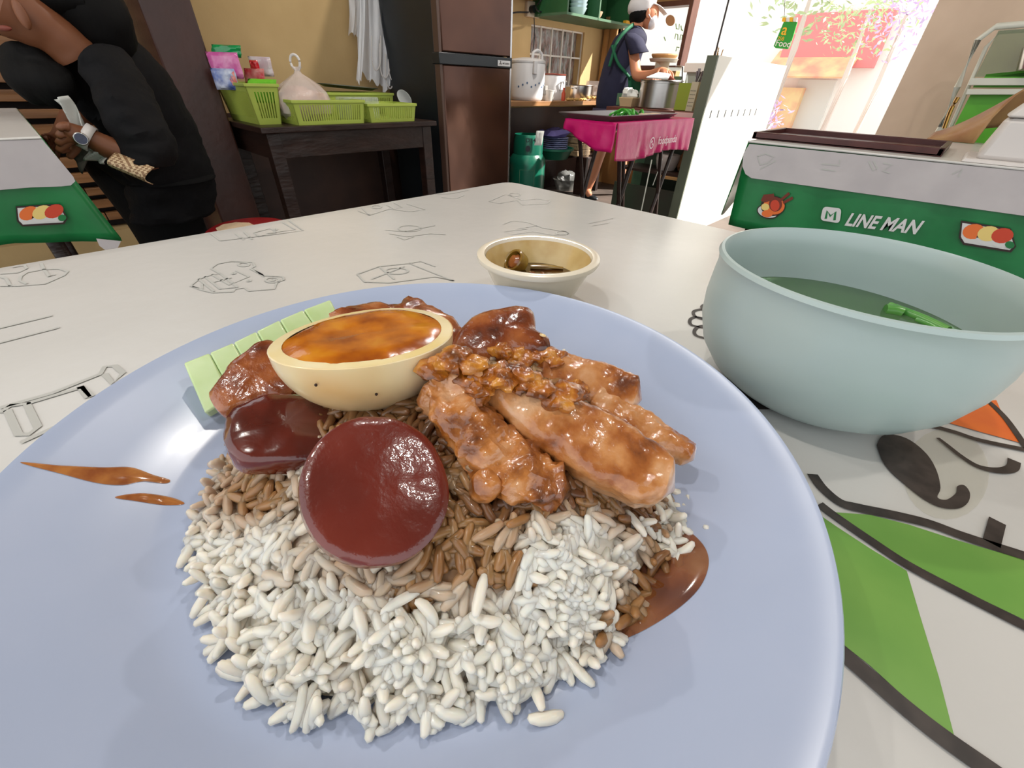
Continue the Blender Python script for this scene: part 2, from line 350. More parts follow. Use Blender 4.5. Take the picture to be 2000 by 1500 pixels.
for ln, w_ in (([(400,270),(445,330),(520,390),(600,412),(760,445),(900,480),(1050,535),(1330,625)], .0042), ([(430,395),(495,445),(640,545),(800,650),(1000,757),(1330,925)], .0038),
               ([(440,940),(540,1030),(650,1125),(800,1255),(960,1380),(1160,1520),(1300,1620)], .0050), ([(800,45),(840,55),(900,68),(1000,95),(1110,130),(1330,175)], .0030), ([(1130,-40),(1170,-5),(1220,50),(1300,165)], .0028), ([(1175,465),(1150,560)], .0045)):
    put('outline_print', MB().ribbon([T(*p, .0002) for p in smooth_line(r5(ln))], w_, UP), M_ink, tc, smooth=False, nofix=True)
k = MB(); sm = smooth_line(r5([(925,118),(960,145),(1030,200),(1100,240),(1180,255),(1235,245),(1245,212)])); k.ribbon([T(*p, .0002) for p in sm], [.0016+.0026*i/len(sm) for i in range(len(sm))], UP)
put('outline_print', k, M_ink, tc, smooth=False, nofix=True)
fill(tc, smooth_line(r5([(668,150),(690,112),(740,106),(810,130),(880,190),(920,260),(935,330),(922,368),(960,378),(1000,350),(1005,322),(1035,318),(1058,350),(1050,390),(1010,415),(940,412),(870,380),(780,310),(700,230),(668,150)]), 4), M_ink, .0002, 'eye_print')
fill(tc, [(1395,690),(1430,706),(1452,716),(1500,775),(1530,800),(1480,800),(1420,740)], M_ink, .0002, 'leaf_tip_print')
fill(tc, [(1430,709),(1448,714),(1456,726),(1440,722)], M_grn, .0004, 'leaf_tip_print')
M_stain = mat('oil_stain', (196,188,160), .3, alpha=.22)
fill(tc, r5(ell(960,270,180,190)), M_stain, .0, 'oil_stain')

# ================================================================== TABLEWARE
PC = Vector((-.0947, .058, 0)); PR = .125
M_plate = mat('blue_melamine', (170,181,206), .25, col2=(166,178,204), scale=30, spec=.55, coat=.2)
pr_out = [(0,.7612),(.05,.7612),(.062,.7605),(.066,.7612),(.085,.7655),(.105,.7735),(.1235,.7808)]
def plate_top(r):
    P = [(0,.7650),(.078,.7650),(.084,.7655),(.088,.7668),(.092,.7692),(.105,.7750),(.118,.7812),(.1235,.7842),(.125,.784)]
    for (a,za),(b,zb) in zip(P, P[1:]):
        if r <= b: return za + (zb-za)*(r-a)/(b-a)
    return .784
prof = [(r_*.001, 0) for r_ in ()]
prof = [(0,.7650),(.04,.7650),(.078,.7650),(.084,.7655),(.088,.7668),(.092,.7692),(.105,.7750),(.118,.7812),(.1232,.7842),(.1245,.7845),(.125,.7838),(.1245,.7826)] + list(reversed(pr_out))
plate = tag(put('plate', MB().lathe((PC.x,PC.y,0), prof, 160), M_plate), 'large round pale blue plate heaped with rice, pork and egg', 'plate')
BC = Vector((-.0077,.2267,0))
M_bowl = mat('celadon_melamine', (172,187,184), .3, col2=(166,182,180), scale=20, spec=.5)
R_ = .0587
bp = [(0,.7605),(.028,.7605),(.031,.7612),(.038,.764),(.047,.771),(.0535,.780),(.0572,.791),(.0582,.801),(.0578,.812),(.0574,.817),(.0580,.8205),(R_,.822),(R_-.0008,.8235),(R_-.0020,.8238),(R_-.0032,.822),(.0548,.815),(.0548,.803),(.0535,.791),(.049,.780),(.040,.771),(.03,.767),(.02,.7655),(0,.765)]
bowl = tag(put('soup_bowl', MB().lathe((BC.x,BC.y,0), bp, 128), M_bowl), 'pale blue-green bowl of clear soup right of the plate', 'bowl')
M_soup = mat('clear_broth', (160,200,150), .05, trans=.85, ior=1.33)
tag(put('soup', MB().lathe((BC.x,BC.y,0), [(0,.7975),(.0541,.7975),(.0534,.791),(.0489,.7802),(.0399,.7712),(.03,.7672),(.02,.7657),(0,.7652)], 96), M_soup), 'clear greenish broth filling the pale bowl', 'soup')
M_onion = mat('spring_onion', (70,140,60), .25, col2=(110,165,80), scale=60)
for px0,py0,px1,py1,g in ((1735,598,1850,646,.0022),(1728,606,1760,612,.0030),(1790,625,1835,648,.0014)):
    a = Zp(px0,py0,.7977); b = Zp(px1,py1,.7977)
    tag(put('spring_onion_piece', MB().tube(catmull([a, (a+b)/2+Vector((.0008,.0005,.0003)), b], 5), g, 10), M_onion), {.0022:'long green onion strip floating in the soup',.0030:'short fat onion piece at the left end of the floating strip',.0014:'thin green onion sliver beside the longer floating strip'}[g], 'vegetable', 'spring onion in the soup')
SCn = Vector((-.1693,.2023,0))
M_cup = mat('cream_melamine', (226,216,196), .25, coat=.3)
sp = [(0,.7605),(.022,.7605),(.0235,.762),(.030,.776),(.0345,.786),(.0352,.7885),(.039,.7895),(.0398,.7910),(.0396,.7928),(.0375,.7937),(.0350,.7932),(.0335,.789),(.029,.778),(.022,.769),(0,.767)]
sd = tag(put('sauce_dish', MB().lathe((SCn.x,SCn.y,0), sp, 96), M_cup), 'small cream dish of dark chilli sauce behind the plate', 'bowl')
tag(put('dipping_sauce', MB().lathe((SCn.x,SCn.y,0), [(0,.7772),(.0280,.7770),(.0272,.7755),(.0215,.7696),(0,.7676)], 64), mat('dark_soy', (34,16,8), .06, col2=(70,36,14), scale=90, coat=1, bump=.1, bscale=120)), 'dark soy chilli sauce inside the small cream dish', 'sauce')
M_chili = mat('green_chilli', (150,120,44), .25, col2=(120,84,28), scale=80, coat=.6)
put('stained_lining', MB().lathe((SCn.x,SCn.y,0), [(.0340,.7912),(.0330,.789),(.0286,.7785),(.0216,.7694),(0,.7674)], 64), mat('stained_cream', (190,158,98), .25, col2=(206,180,124), scale=60, coat=.3), sd)
c = Zp(1008,512,.7805)
cp = thing('chilli_ring', c, 'thick olive chilli ring at the left of the dark sauce', 'chilli')
ax = Vector((-.15,-.75,.62)).normalized(); e1 = ax.cross(UP).normalized(); e2 = ax.cross(e1)
k = MB(); n = 24
for rr, hh in ((.0078,-.004),(.0084,0),(.0082,.0035),(.0074,.0042),(.0064,.0036),(.0062,-.004)):
    k.v += [c + (e1*cos(2*pi*i/n) + e2*sin(2*pi*i/n))*rr + ax*hh for i in range(n)]
for j in range(5): k.f += [(j*n+i, j*n+(i+1)%n, (j+1)*n+(i+1)%n, (j+1)*n+i) for i in range(n)]
put('ring', k, M_chili, cp)
k = MB().ball(c+ax*.001, e1*.0054, e2*.0060, ax*.003, 10, 6, .3); put('seeds', k, mat('chilli_seed', (150,84,36), .3, coat=.8), cp)
a, b = Zp(1036,520,.7785), Zp(1100,524,.7778)
tag(put('chilli_strip', MB().tube([a, (a+b)/2+Vector((0,0,.0006)), b], [.0016,.0019,.0013], 10, flat=.7), M_chili), 'olive chilli strip lying across the dark sauce', 'chilli')
for i,(px,py) in enumerate(((1040,533),(1060,534),(975,512),(1082,506))):
    tag(put('chilli_flake', MB().ball(Zp(px,py,.7774), (.003,0,0),(0,.002,0),(0,0,.001), 8, 5, .5), mat('flake', (110,60,22), .15, coat=1)), ['chilli flake in the sauce below the chilli strip','chilli flake in the sauce right of the lowest one','chilli flake at the left wall of the sauce dish','chilli flake behind the chilli strip'][i], 'chilli', 'chilli flakes in the sauce')

# ================================================================== FOOD
def onplate(px, py, lift=0):
    z = .775
    for _ in range(12): p = Zp(px, py, z); z = plate_top(Vector((p.x-PC.x, p.y-PC.y)).length)
    p.z += lift; return p
def frame(px, py, z, alpha, beta):
    """point on the ray and a normal tilted alpha from the line of sight towards image direction beta (deg)"""
    p = Zp(px, py, z); c = (O-p).normalized(); u = (CU - c*CU.dot(c)).normalized(); r = u.cross(c)
    a, b = radians(alpha), radians(beta)
    return p, (c*cos(a) + (r*cos(b)+u*sin(b))*sin(a)).normalized()
def onplane(px, py, p0, n): r = ray(px, py); return O + r*((p0-O).dot(n)/r.dot(n))
def slab(pts, anchor, z, alpha, beta, th, m, dome=.25, nz=.0006, nsc=180, N=64, edge=.18, parent=None, name='slice', **k_):
    p0, n = frame(*anchor, z, alpha, beta)
    P = [onplane(x, y, p0, n) for x, y in pts]; P = catmull(P, 8, True)
    L = [0]
    for i in range(len(P)): L.append(L[-1] + (P[(i+1)%len(P)]-P[i]).length)
    Q = []
    for j in range(N):
        s = L[-1]*j/N; i = max(q for q in range(len(P)) if L[q] <= s); t = (s-L[i])/max(1e-9, L[i+1]-L[i]); Q.append(P[i].lerp(P[(i+1)%len(P)], t))
    c = sum(Q, Vector())/N; vs = []; fs = []
    d = th*dome
    prof = [(0,d),(.25,d*.95),(.5,d*.8),(.7,d*.55),(.85,d*.25),(.93,-.02*th),(.985,-th*.12),(1,-th*.4),(.99,-th*.75),(.9,-th*.95),(.6,-th)]
    for s, h in prof:
        for q in Q:
            v = c + (q-c)*s + n*h
            w_ = noise.noise(v*nsc)*nz + noise.noise(v*nsc*2.7)*nz*.5
            vs.append(v + (n*(1 if h > -.3*th else -.3) + (q-c).normalized()*.6*(s > .9))*w_)
    for j in range(len(prof)-1):
        for i in range(N): fs.append((j*N+i, j*N+(i+1)%N, (j+1)*N+(i+1)%N, (j+1)*N+i))
    fs.append(tuple(reversed(range((len(prof)-1)*N, len(prof)*N))))
    return put(name, MB().add(vs, fs), m, parent, **k_)
def strip(sp, anchor, z, alpha, beta, th, m, nz=.0019, nsc=120, parent=None, name='pork_slice', depth=0, sq=.62, n=26):
    """sp: (px,py,half width px) along the spine"""
    p0, nn = frame(*anchor, z, alpha, beta)
    C = []; W = []
    for i,(x,y,h) in enumerate(sp):
        C.append(onplane(x, y, p0, nn)); W.append(h)
    Wm = []
    for (x,y,h), c in zip(sp, C): Wm.append((onplane(x+h*.7, y-h*.7, p0, nn)-c).length)
    CC = catmull([Vector((c.x,c.y,c.z)) for c in C], 12); WW = [v.x for v in catmull([Vector((w_,0,0)) for w_ in Wm], 12)]
    N = 48; vs = []; fs = []; K = len(CC)
    ringdef = []
    for e in (.0,.55,.85): ringdef.append((0, e))
    ringdef += [(i, 1) for i in range(1, K-1)]
    for e in (.9,.6,.0): ringdef.append((K-1, e))
    for i, e in ringdef:
        t = (CC[min(i+1,K-1)]-CC[max(i-1,0)]).normalized(); s_ = t.cross(nn).normalized(); w_ = WW[i]
        sg = -1 if i == 0 else 1; off = t*sg*(th*.28*(1-e)) if i in (0,K-1) else Vector()
        for k in range(N):
            a = 2*pi*k/N; ca, sa = cos(a), sin(a); ca = math.copysign(abs(ca)**sq, ca); sa = math.copysign(abs(sa)**sq, sa)
            v = CC[i] + off + s_*ca*w_*max(e,.02) + nn*(sa*th/2*max(e,.02) - th/2)
            d = (s_*ca + nn*sa).normalized(); v += d*(noise.noise(v*nsc)*nz + noise.noise(v*nsc*2.6)*nz*.6 + noise.noise(v*nsc*6)*nz*.25); vs.append(v)
    R = len(ringdef)
    for j in range(R-1):
        for i in range(N): fs.append((j*N+i, j*N+(i+1)%N, (j+1)*N+(i+1)%N, (j+1)*N+i))
    fs += [tuple(reversed(range(N))), tuple(range((R-1)*N, R*N))]
    return put(name, MB().add(vs, fs), m, parent, nofix=False)

# rice ---------------------------------------------------------------
RC = Vector((PC.x+.003, PC.y+.007, 0)); RR = .0805
def edge_r(a): return RR*(1 + .05*noise.noise(Vector((cos(a)*1.3, sin(a)*1.3, 3))) + .03*noise.noise(Vector((cos(a)*4, sin(a)*4, 9))))
def mound(x, y):
    dx, dy = x-RC.x, y-RC.y; r = math.hypot(dx, dy); a = math.atan2(dy, dx); q = r/edge_r(a)
    if q >= 1: return .765
    return .765 + .033*(1-q**2.6) + .004*noise.noise(Vector((x*45, y*45, 0)))*(1-q**4)
k = MB()
def mfn(u, v):
    a = 2*pi*u; r = (edge_r(a)*.965)*v; x, y = RC.x+r*cos(a), RC.y+r*sin(a); return Vector((x, y, max(.7652, mound(x, y)-.0010)))
WH = (.83,.765,.665,1); BR = (.34,.17,.06,1); DK = (.13,.05,.018,1)
STAIN = [(500,960,90,75,.9),(650,1080,110,45,.45),(470,880,60,60,.8),(900,1080,150,75,1.0),(960,980,170,70,1.3),(1080,960,150,60,1.5),(1240,1010,120,60,1.3),(1290,1130,70,75,1.3),(1215,1200,55,40,1.0),(700,1120,100,40,.6),(860,840,150,120,1.4),(1180,1230,40,30,.9),(790,1150,60,40,.8),(1010,1120,80,40,.9),(1150,1000,60,60,.8),(700,800,300,80,1.2),(1000,760,200,60,1.2),(560,1130,60,30,.35)]
CLEAN = [(1140,1085,95,80),(1340,1010,45,55),(1300,820,40,60),(1120,700,50,25)]
def stain(p):
    x, y = proj(p); s = 0
    for cx, cy, rx, ry, a in STAIN: s = max(s, a*exp(-(((x-cx)/rx)**2 + ((y-cy)/ry)**2)*.9))
    for cx, cy, rx, ry in CLEAN: s *= 1-exp(-(((x-cx)/rx)**2 + ((y-cy)/ry)**2)**2*.8)
    s += .25*noise.noise(p*90)
    return max(0, min(1.5, s))
def mixc(a, b, t): return tuple(x+(y-x)*t for x, y in zip(a, b))
def rcol(p):
    s = stain(p)
    if s < .12: return WH
    return mixc(WH, BR, min(1, s*1.25)) if s < .8 else mixc(BR, DK, min(1, (s-.8)/.6))
k.grid(mfn, 96, 26); k.c = [rcol(v) for v in k.v]
M_rice = mat('rice_grain', (235,230,218), .34, attr='Col', sss=.4, coat=.2)
rice = thing('rice_mound', (RC.x, RC.y, .765), 'mound of steamed white rice soaked with brown sauce on the blue plate', 'rice')
tag(put('rice_core', k, M_rice, rice), kind='stuff')
k = MB(); rnd = random.Random(3)
def grain(k, p, d, n, L, W, col):
    s_ = d.cross(n).normalized(); n2 = s_.cross(d); bend = rnd.uniform(-.12,.12)*L
    R = ((-1,.0),(-.88,.62),(-.45,1.0),(0,1.03),(.45,1.0),(.88,.66),(1,.0)); N = 6; vs = []; fs = []
    for t, r in R:
        c = p + d*(t*L/2) + s_*bend*(1-t*t)
        if r == 0: vs.append(c)
        else: vs += [c + (s_*cos(2*pi*i/N) + n2*sin(2*pi*i/N)*.85)*r*W/2 for i in range(N)]
    for i in range(N): fs.append((0, 1+(i+1)%N, 1+i)); 
    for j in range(4):
        for i in range(N): a = 1+j*N; fs.append((a+i, a+(i+1)%N, a+N+(i+1)%N, a+N+i))
    e = len(vs)-1; a = 1+4*N
    for i in range(N): fs.append((a+i, a+(i+1)%N, e))
    k.add(vs, fs, col)
cnt = 0
while cnt < 3900:
    a = rnd.random()*2*pi; q = math.sqrt(rnd.random())*1.02 + (rnd.random() < .05)*rnd.uniform(0,.07); r = edge_r(a)*q; x, y = RC.x+r*cos(a), RC.y+r*sin(a); z = mound(x, y)
    # favour the camera side of the mound
    e = .0012; gx = (mound(x+e,y)-mound(x-e,y))/(2*e); gy = (mound(x,y+e)-mound(x,y-e))/(2*e)
    n = Vector((-gx, -gy, 1)).normalized()
    d = Vector((rnd.gauss(0,1), rnd.gauss(0,1), rnd.gauss(0,1))); d = (d - n*d.dot(n)).normalized()
    if q > .86:
        rad = Vector((cos(a), sin(a), 0)); d = (d + rad*rnd.choice((-1,1))*.9 - UP*.2).normalized()
    d = (d + n*rnd.uniform(-.32,.32)).normalized()
    p = Vector((x, y, max(z, .7665))) + n*rnd.uniform(-.0014,.0016)
    L = rnd.uniform(.0076,.0104); W = rnd.uniform(.0026,.0032)
    if p.z - abs(d.z)*L/2 < .7664: p.z = .7664 + abs(d.z)*L/2
    c = rcol(p); f = rnd.uniform(.92,1.06); grain(k, p, d, n, L, W, (c[0]*f, c[1]*f, c[2]*f, 1)); cnt += 1
# loose upright clump of clean grains on top and spilled edge grains
for cx, cy, zc, m_ in ((1110,1060,.799,60),(1170,1110,.796,50),(1040,1010,.800,14),(1330,1000,.780,40),(760,1250,.785,60),(1000,1240,.787,60),(560,1250,.779,40)):
    for i in range(m_):
        p = Zp(cx+rnd.gauss(0,42), cy+rnd.gauss(0,30), zc + rnd.uniform(-.004,.003)); zz = mound(p.x, p.y); p.z = max(p.z, zz) if p.z < zz+.006 else zz+.003
        d = Vector((rnd.gauss(0,1), rnd.gauss(0,1), rnd.gauss(0,.6))).normalized(); c = WH if cx > 1100 or cy > 1200 else rcol(p)
        p.z = max(p.z, .7664+abs(d.z)*.0045)
        grain(k, p, d, Vector((.1,.2,1)).normalized(), rnd.uniform(.0080,.0106), rnd.uniform(.0026,.0032), c)
grains = tag(put('rice_grains', k, M_rice, rice, nofix=True, sharp=False), kind='stuff')

# meats --------------------------------------------------------------
M_egg = mat('egg_white_stained', (236,206,150), .28, ramp=[(.3,(240,228,198)),(.55,(236,212,162)),(.8,(216,160,84))], scale=38, coat=.4, sss=.15, detail=1)
M_yolk = mat('sauced_yolk', (206,120,16), .2, ramp=[(.3,(140,64,8)),(.5,(188,104,12)),(.7,(212,140,34))], scale=80, coat=.5, bump=.12, bscale=150)
M_cutw = mat('egg_cut_white', (238,208,130), .3, ramp=[(.3,(230,206,140)),(.7,(240,226,186))], scale=60, coat=.5)
M_saus = mat('red_sausage', (100,26,14), .3, ramp=[(.3,(84,20,10)),(.5,(102,28,16)),(.75,(122,46,32))], scale=34, coat=.8, bump=.28, bscale=210, detail=2)
M_saus2 = mat('red_sausage_dark', (94,28,18), .2, ramp=[(.3,(66,18,10)),(.6,(98,30,18)),(.8,(128,56,40))], scale=40, coat=.8, bump=.12, bscale=110)
M_bbq = mat('glazed_red_pork', (130,60,24), .25, ramp=[(.28,(74,28,10)),(.45,(126,58,22)),(.6,(160,90,44)),(.8,(190,130,90))], scale=80, coat=.8, bump=.45, bscale=240, detail=5)
M_pork = mat('glazed_roast_pork', (190,130,84), .3, ramp=[(.3,(96,46,18)),(.40,(156,88,36)),(.5,(190,128,74)),(.62,(206,158,116)),(.8,(214,176,144))], scale=70, coat=.8, bump=.45, bscale=260, detail=5)
M_pork2 = mat('roast_pork_brown', (160,96,44), .3, ramp=[(.3,(70,32,12)),(.42,(136,74,26)),(.54,(184,116,56)),(.66,(204,150,104)),(.8,(212,170,136))], scale=110, coat=.9, bump=.6, bscale=260, detail=5)
M_crack = mat('crackling', (180,106,26), .28, ramp=[(.3,(84,40,12)),(.5,(160,88,20)),(.7,(206,140,48))], scale=170, coat=.8, bump=.6, bscale=420)

# egg
p0, n = frame(702, 672, .817, 66, 100)
cimg = (O-p0).normalized(); a_ = onplane(521, 690, p0, n); b_ = onplane(876, 626, p0, n); Lv = (b_-a_)/2; ec = (a_+b_)/2
Wd = n.cross(Lv).normalized(); Wr = Lv.length*.80; Ld = Lv.normalized()
egg = thing('boiled_egg_half', ec - n*Lv.length*.5, 'halved boiled egg with orange sauced yolk on top of the food pile', 'egg')
k = MB(); NN = 48; vs = []; fs = []
def eggr(a): return Ld*cos(a)*Lv.length*(1) + Wd*sin(a)*Wr*(1+.10*cos(a))
rings = [(1.0*cos(t), sin(t)) for t in [pi/2*i/12 for i in range(13)]]
vs = [ec + eggr(2*pi*i/NN)*.985 + n*.0002 for i in range(NN)]
for s_, h in rings:
    for i in range(NN): vs.append(ec + eggr(2*pi*i/NN)*max(s_,.001) - n*(h*Wr*1.12))
for j in range(len(rings)):
    for i in range(NN): fs.append((j*NN+i, j*NN+(i+1)%NN, (j+1)*NN+(i+1)%NN, (j+1)*NN+i))
put('egg_white', MB().add(vs, fs), M_egg, egg)
k = MB()
k.add([ec + eggr(2*pi*i/NN)*s_ + n*(.0002+h) for s_, h in ((.986,0),(.86,.0003)) for i in range(NN)], [(i,(i+1)%NN,NN+(i+1)%NN,NN+i) for i in range(NN)])
put('cut_rim', k, M_cutw, egg)
k = MB(); vs = []
RY = [(.88,.0002),(.80,.0010),(.6,.0016),(.4,.0012),(.2,.0008),(.001,.0007)]
for s_, h in RY:
    for i in range(NN): v = ec + eggr(2*pi*i/NN)*s_*(1+.05*noise.noise(Vector((cos(2*pi*i/NN)*2,sin(2*pi*i/NN)*2,1)))) + n*h; vs.append(v + n*.0006*noise.noise(v*160))
put('yolk', k.add(vs, [(j*NN+i, j*NN+(i+1)%NN, (j+1)*NN+(i+1)%NN, (j+1)*NN+i) for j in range(5) for i in range(NN)]), M_yolk, egg)
k = MB()
for px, py in ((823,716),(735,770),(617,752),(680,715)):
    r = ray(px, py); 
    # march to egg surface (ellipsoid)
    best = None
    for q in range(400):
        P_ = O + r*(.05+.0004*q); v = P_-ec; e = (v.dot(Ld)/Lv.length)**2 + (v.dot(Wd)/Wr)**2 + (v.dot(n)/(Wr*1.12))**2
        if e < 1 and v.dot(n) < 0: best = P_; break
    if best: k.ball(best, (.00045,0,0),(0,.00045,0),(0,0,.00045), 8, 5)
if k.v: put('pepper_speck', k, mat('pepper', (50,28,14), .6), egg)

F_ = lambda o, l, c, g=None: tag(o, l, c, g)
F_(slab([(730+150*cos(t*pi/10), 958+150*sin(t*pi/10)) for t in range(20)], (730,955), .803, 16, 70, .008, M_saus, dome=.06, nz=.0005, nsc=90, name='sausage_slice'), 'big round glossy dark red sausage slice at the front of the pile', 'sausage', 'red sausage slices')
F_(slab([(432,850),(440,810),(475,780),(530,765),(600,768),(650,790),(690,830),(670,870),(600,895),(520,902),(460,895)], (550,835), .797, 38, 100, .009, M_saus2, dome=.25, nz=.0006, name='sausage_slice'), 'dark wet sausage slice under the left end of the egg', 'sausage', 'red sausage slices')
F_(slab([(405,772),(425,735),(460,695),(505,665),(530,660),(560,690),(575,740),(560,775),(510,778),(465,790),(430,805)], (490,735), .797, 40, 120, .007, M_bbq, dome=.2, name='pork_slice'), 'red glazed pork slice between the cucumber and the egg', 'pork', 'red pork slices')
F_(slab([(640,608),(680,596),(712,586),(750,592),(782,590),(790,578),(820,580),(838,595),(872,607),(900,632),(905,655),(850,668),(740,650),(670,635)], (790,620), .803, 52, 90, .008, M_bbq, dome=.3, nz=.0013, name='pork_slice'), 'red glazed pork piece hidden behind the egg at the back', 'pork', 'red pork slices')
F_(slab([(878,672),(905,632),(940,606),(985,595),(1030,595),(1046,612),(1050,640),(1072,655),(1075,680),(1040,690),(1000,694),(950,705),(900,700)], (975,650), .804, 38, 95, .010, M_bbq, dome=.35, nz=.0007, nsc=110, name='pork_slice'), 'dark red glazed pork slice sprinkled with sesame behind the roast strips', 'pork', 'red pork slices')
def crack(pts, z, alpha, beta, anchor, name_parent, r=.0038, m=M_crack, nn=3):
    p0, n = frame(*anchor, z, alpha, beta); k = MB(); P = [onplane(x,y,p0,n) for x,y in pts]; rn = random.Random(int(pts[0][0]))
    C = catmull(P, nn)
    for c in C:
        rr = r*rn.uniform(.6,1.1); k.ball(c + Vector((rn.gauss(0,1),rn.gauss(0,1),rn.gauss(0,1)))*r*.3 - UP*.0012, (rr*1.25,0,0),(0,rr*1.25,0),(0,0,rr*.7), 18, 12, .6)
    return put('crackling', k, m, name_parent)
def porkstrip(sp, anchor, z, al, be, th, m, lab, cr=None, **kk):
    o = strip(sp, anchor, z, al, be, th, m, **kk); F_(o, lab, 'pork', 'roast pork strips')
    if cr: crack(cr, z+.0005, al, be, anchor, o)
    return o
porkstrip([(1000,695,30),(1060,712,44),(1130,730,46),(1200,750,44),(1245,762,34)], (1130,725), .797, 32, 75, .011, M_pork, 'pale roast pork strip at the back right, shiny on its upper edge', cr=[(975,690),(1000,680),(1050,690),(1090,700)], nz=.0011)
porkstrip([(1165,765,20),(1220,800,28),(1290,845,28),(1352,880,16)], (1250,820), .790, 35, 60, .008, M_pork, 'thin roast pork strip lying lowest at the far right', cr=[(1120,755),(1150,765)])
porkstrip([(965,732,36),(1035,780,52),(1105,818,60),(1185,862,64),(1262,908,62),(1310,930,46)], (1130,850), .803, 24, 60, .016, M_pork, 'thickest roast pork strip in the middle of the right side', cr=[(935,760),(950,735),(1000,725),(1040,750),(1080,765),(1115,755)], nz=.0012)
porkstrip([(868,728,46),(895,780,52),(940,840,60),(992,895,64),(1050,930,60),(1100,942,40)], (960,860), .803, 18, 60, .013, M_pork2, 'wrinkled roast pork strip next to the big sausage slice', cr=[(850,710),(880,690),(905,710),(935,735),(985,735)], nz=.0030)
o = slab([(925,925),(960,915),(985,950),(960,975),(925,965)], (950,945), .797, 20, 60, .006, M_pork2, nz=.001, name='pork_scrap'); F_(o, 'small scrap of browned pork below the wrinkled strip', 'pork')
# sesame seeds
M_ses = mat('sesame', (226,196,140), .35, coat=.5)
for i,(px,py,z) in enumerate(((1020,602,.8055),(1030,625,.8055),(1032,636,.8055),(975,610,.8055),(1060,655,.8050),(935,803,.8062),(945,798,.8062),(1000,645,.8050),(1042,668,.8030))):
    q = Zp(px, py, z); d = Vector((random.gauss(0,1), random.gauss(0,1), 0)).normalized()
    tag(put('sesame_seed', MB().ball(q, d*.0015, d.cross(UP)*.0009, UP*.0005, 10, 6), M_ses), ['pale sesame seed at the top edge of the dark red pork slice behind','upper of two seeds on the right edge of the dark red pork slice','lower of two seeds on the right edge of the dark red pork slice','seed near the top left of the dark red pork slice','seed at the right tip of the dark red pork slice','left one of two big seeds on the wrinkled roast strip','right one of two big seeds on the wrinkled roast strip','seed low in the middle of the dark red pork slice','seed on the right border where the dark red slice meets the crackling'][i], 'seed', 'sesame seeds on the pork')
# cucumber
M_cuc = mat('cucumber_flesh', (184,214,140), .3, ramp=[(.3,(182,208,140)),(.7,(208,226,178))], scale=60, coat=.35, sss=.15)
top = [(357,708),(408,688),(455,668),(500,646),(545,624),(592,604),(645,584)]
bot = [(400,808),(455,775),(500,745),(540,715),(585,690),(630,660),(668,628)]
p0c, nc = frame(470, 720, .783, 28, 120)
for i in range(6):
    q = [onplane(*s, p0c, nc) for s in (top[i], top[i+1], bot[i+1], bot[i])]; c = sum(q, Vector())/4
    q = [c+(v-c)*.99 for v in q]; k = MB().poly(q, -nc*.006)
    o = put('cucumber_slice', k, M_cuc, None, smooth=True, bev=.0008)
    tag(o, ['cucumber slice at the front left end of the row','second cucumber slice from the front left end','third cucumber slice, beside the red pork','fourth cucumber slice from the front left end','fifth cucumber slice, behind the egg tip','last cucumber slice at the far end of the row'][i], 'cucumber', 'cucumber slices in a row')
# sauce
M_sauce = mat('brown_gravy', (112,58,20), .1, ramp=[(.3,(84,38,12)),(.6,(138,78,34)),(.8,(170,120,76))], scale=60, coat=1, alpha=.78)
M_sauce2 = mat('orange_gravy', (150,78,18), .1, col2=(190,120,50), scale=160, coat=1, alpha=.85)
def puddle(pts, m, lab, h=.0012, n_=64):
    P = catmull([Vector((x,y,0)) for x, y in pts], 8, True); c = sum(P, Vector())/len(P); k = MB(); N = len(P); vs = []
    for s_, hh in ((0,h),(.4,h*.95),(.7,h*.8),(.9,h*.45),(1,.0001)):
        for q in P: v = c+(q-c)*s_; vs.append(onplate(v.x, v.y, hh+.0001))
    k.add(vs, [(j*N+i, j*N+(i+1)%N, (j+1)*N+(i+1)%N, (j+1)*N+i) for j in range(4) for i in range(N)])
    return tag(put('gravy', k, m), lab, 'sauce')
puddle([(1110,1245),(1165,1262),(1240,1240),(1320,1192),(1368,1145),(1384,1095),(1365,1055),(1320,1030),(1250,1060),(1200,1120),(1150,1190)], M_sauce, 'puddle of brown gravy right of the rice')
puddle([(40,904),(110,909),(200,913),(255,913),(300,928),(332,938),(322,945),(280,941),(240,948),(190,944),(120,926)], M_sauce2, 'orange gravy streak running across the left rim', h=.0009)
puddle([(225,972),(270,964),(310,967),(345,975),(360,985),(320,987),(270,980)], M_sauce2, 'shorter gravy streak below the orange one beside the rice', h=.0006)

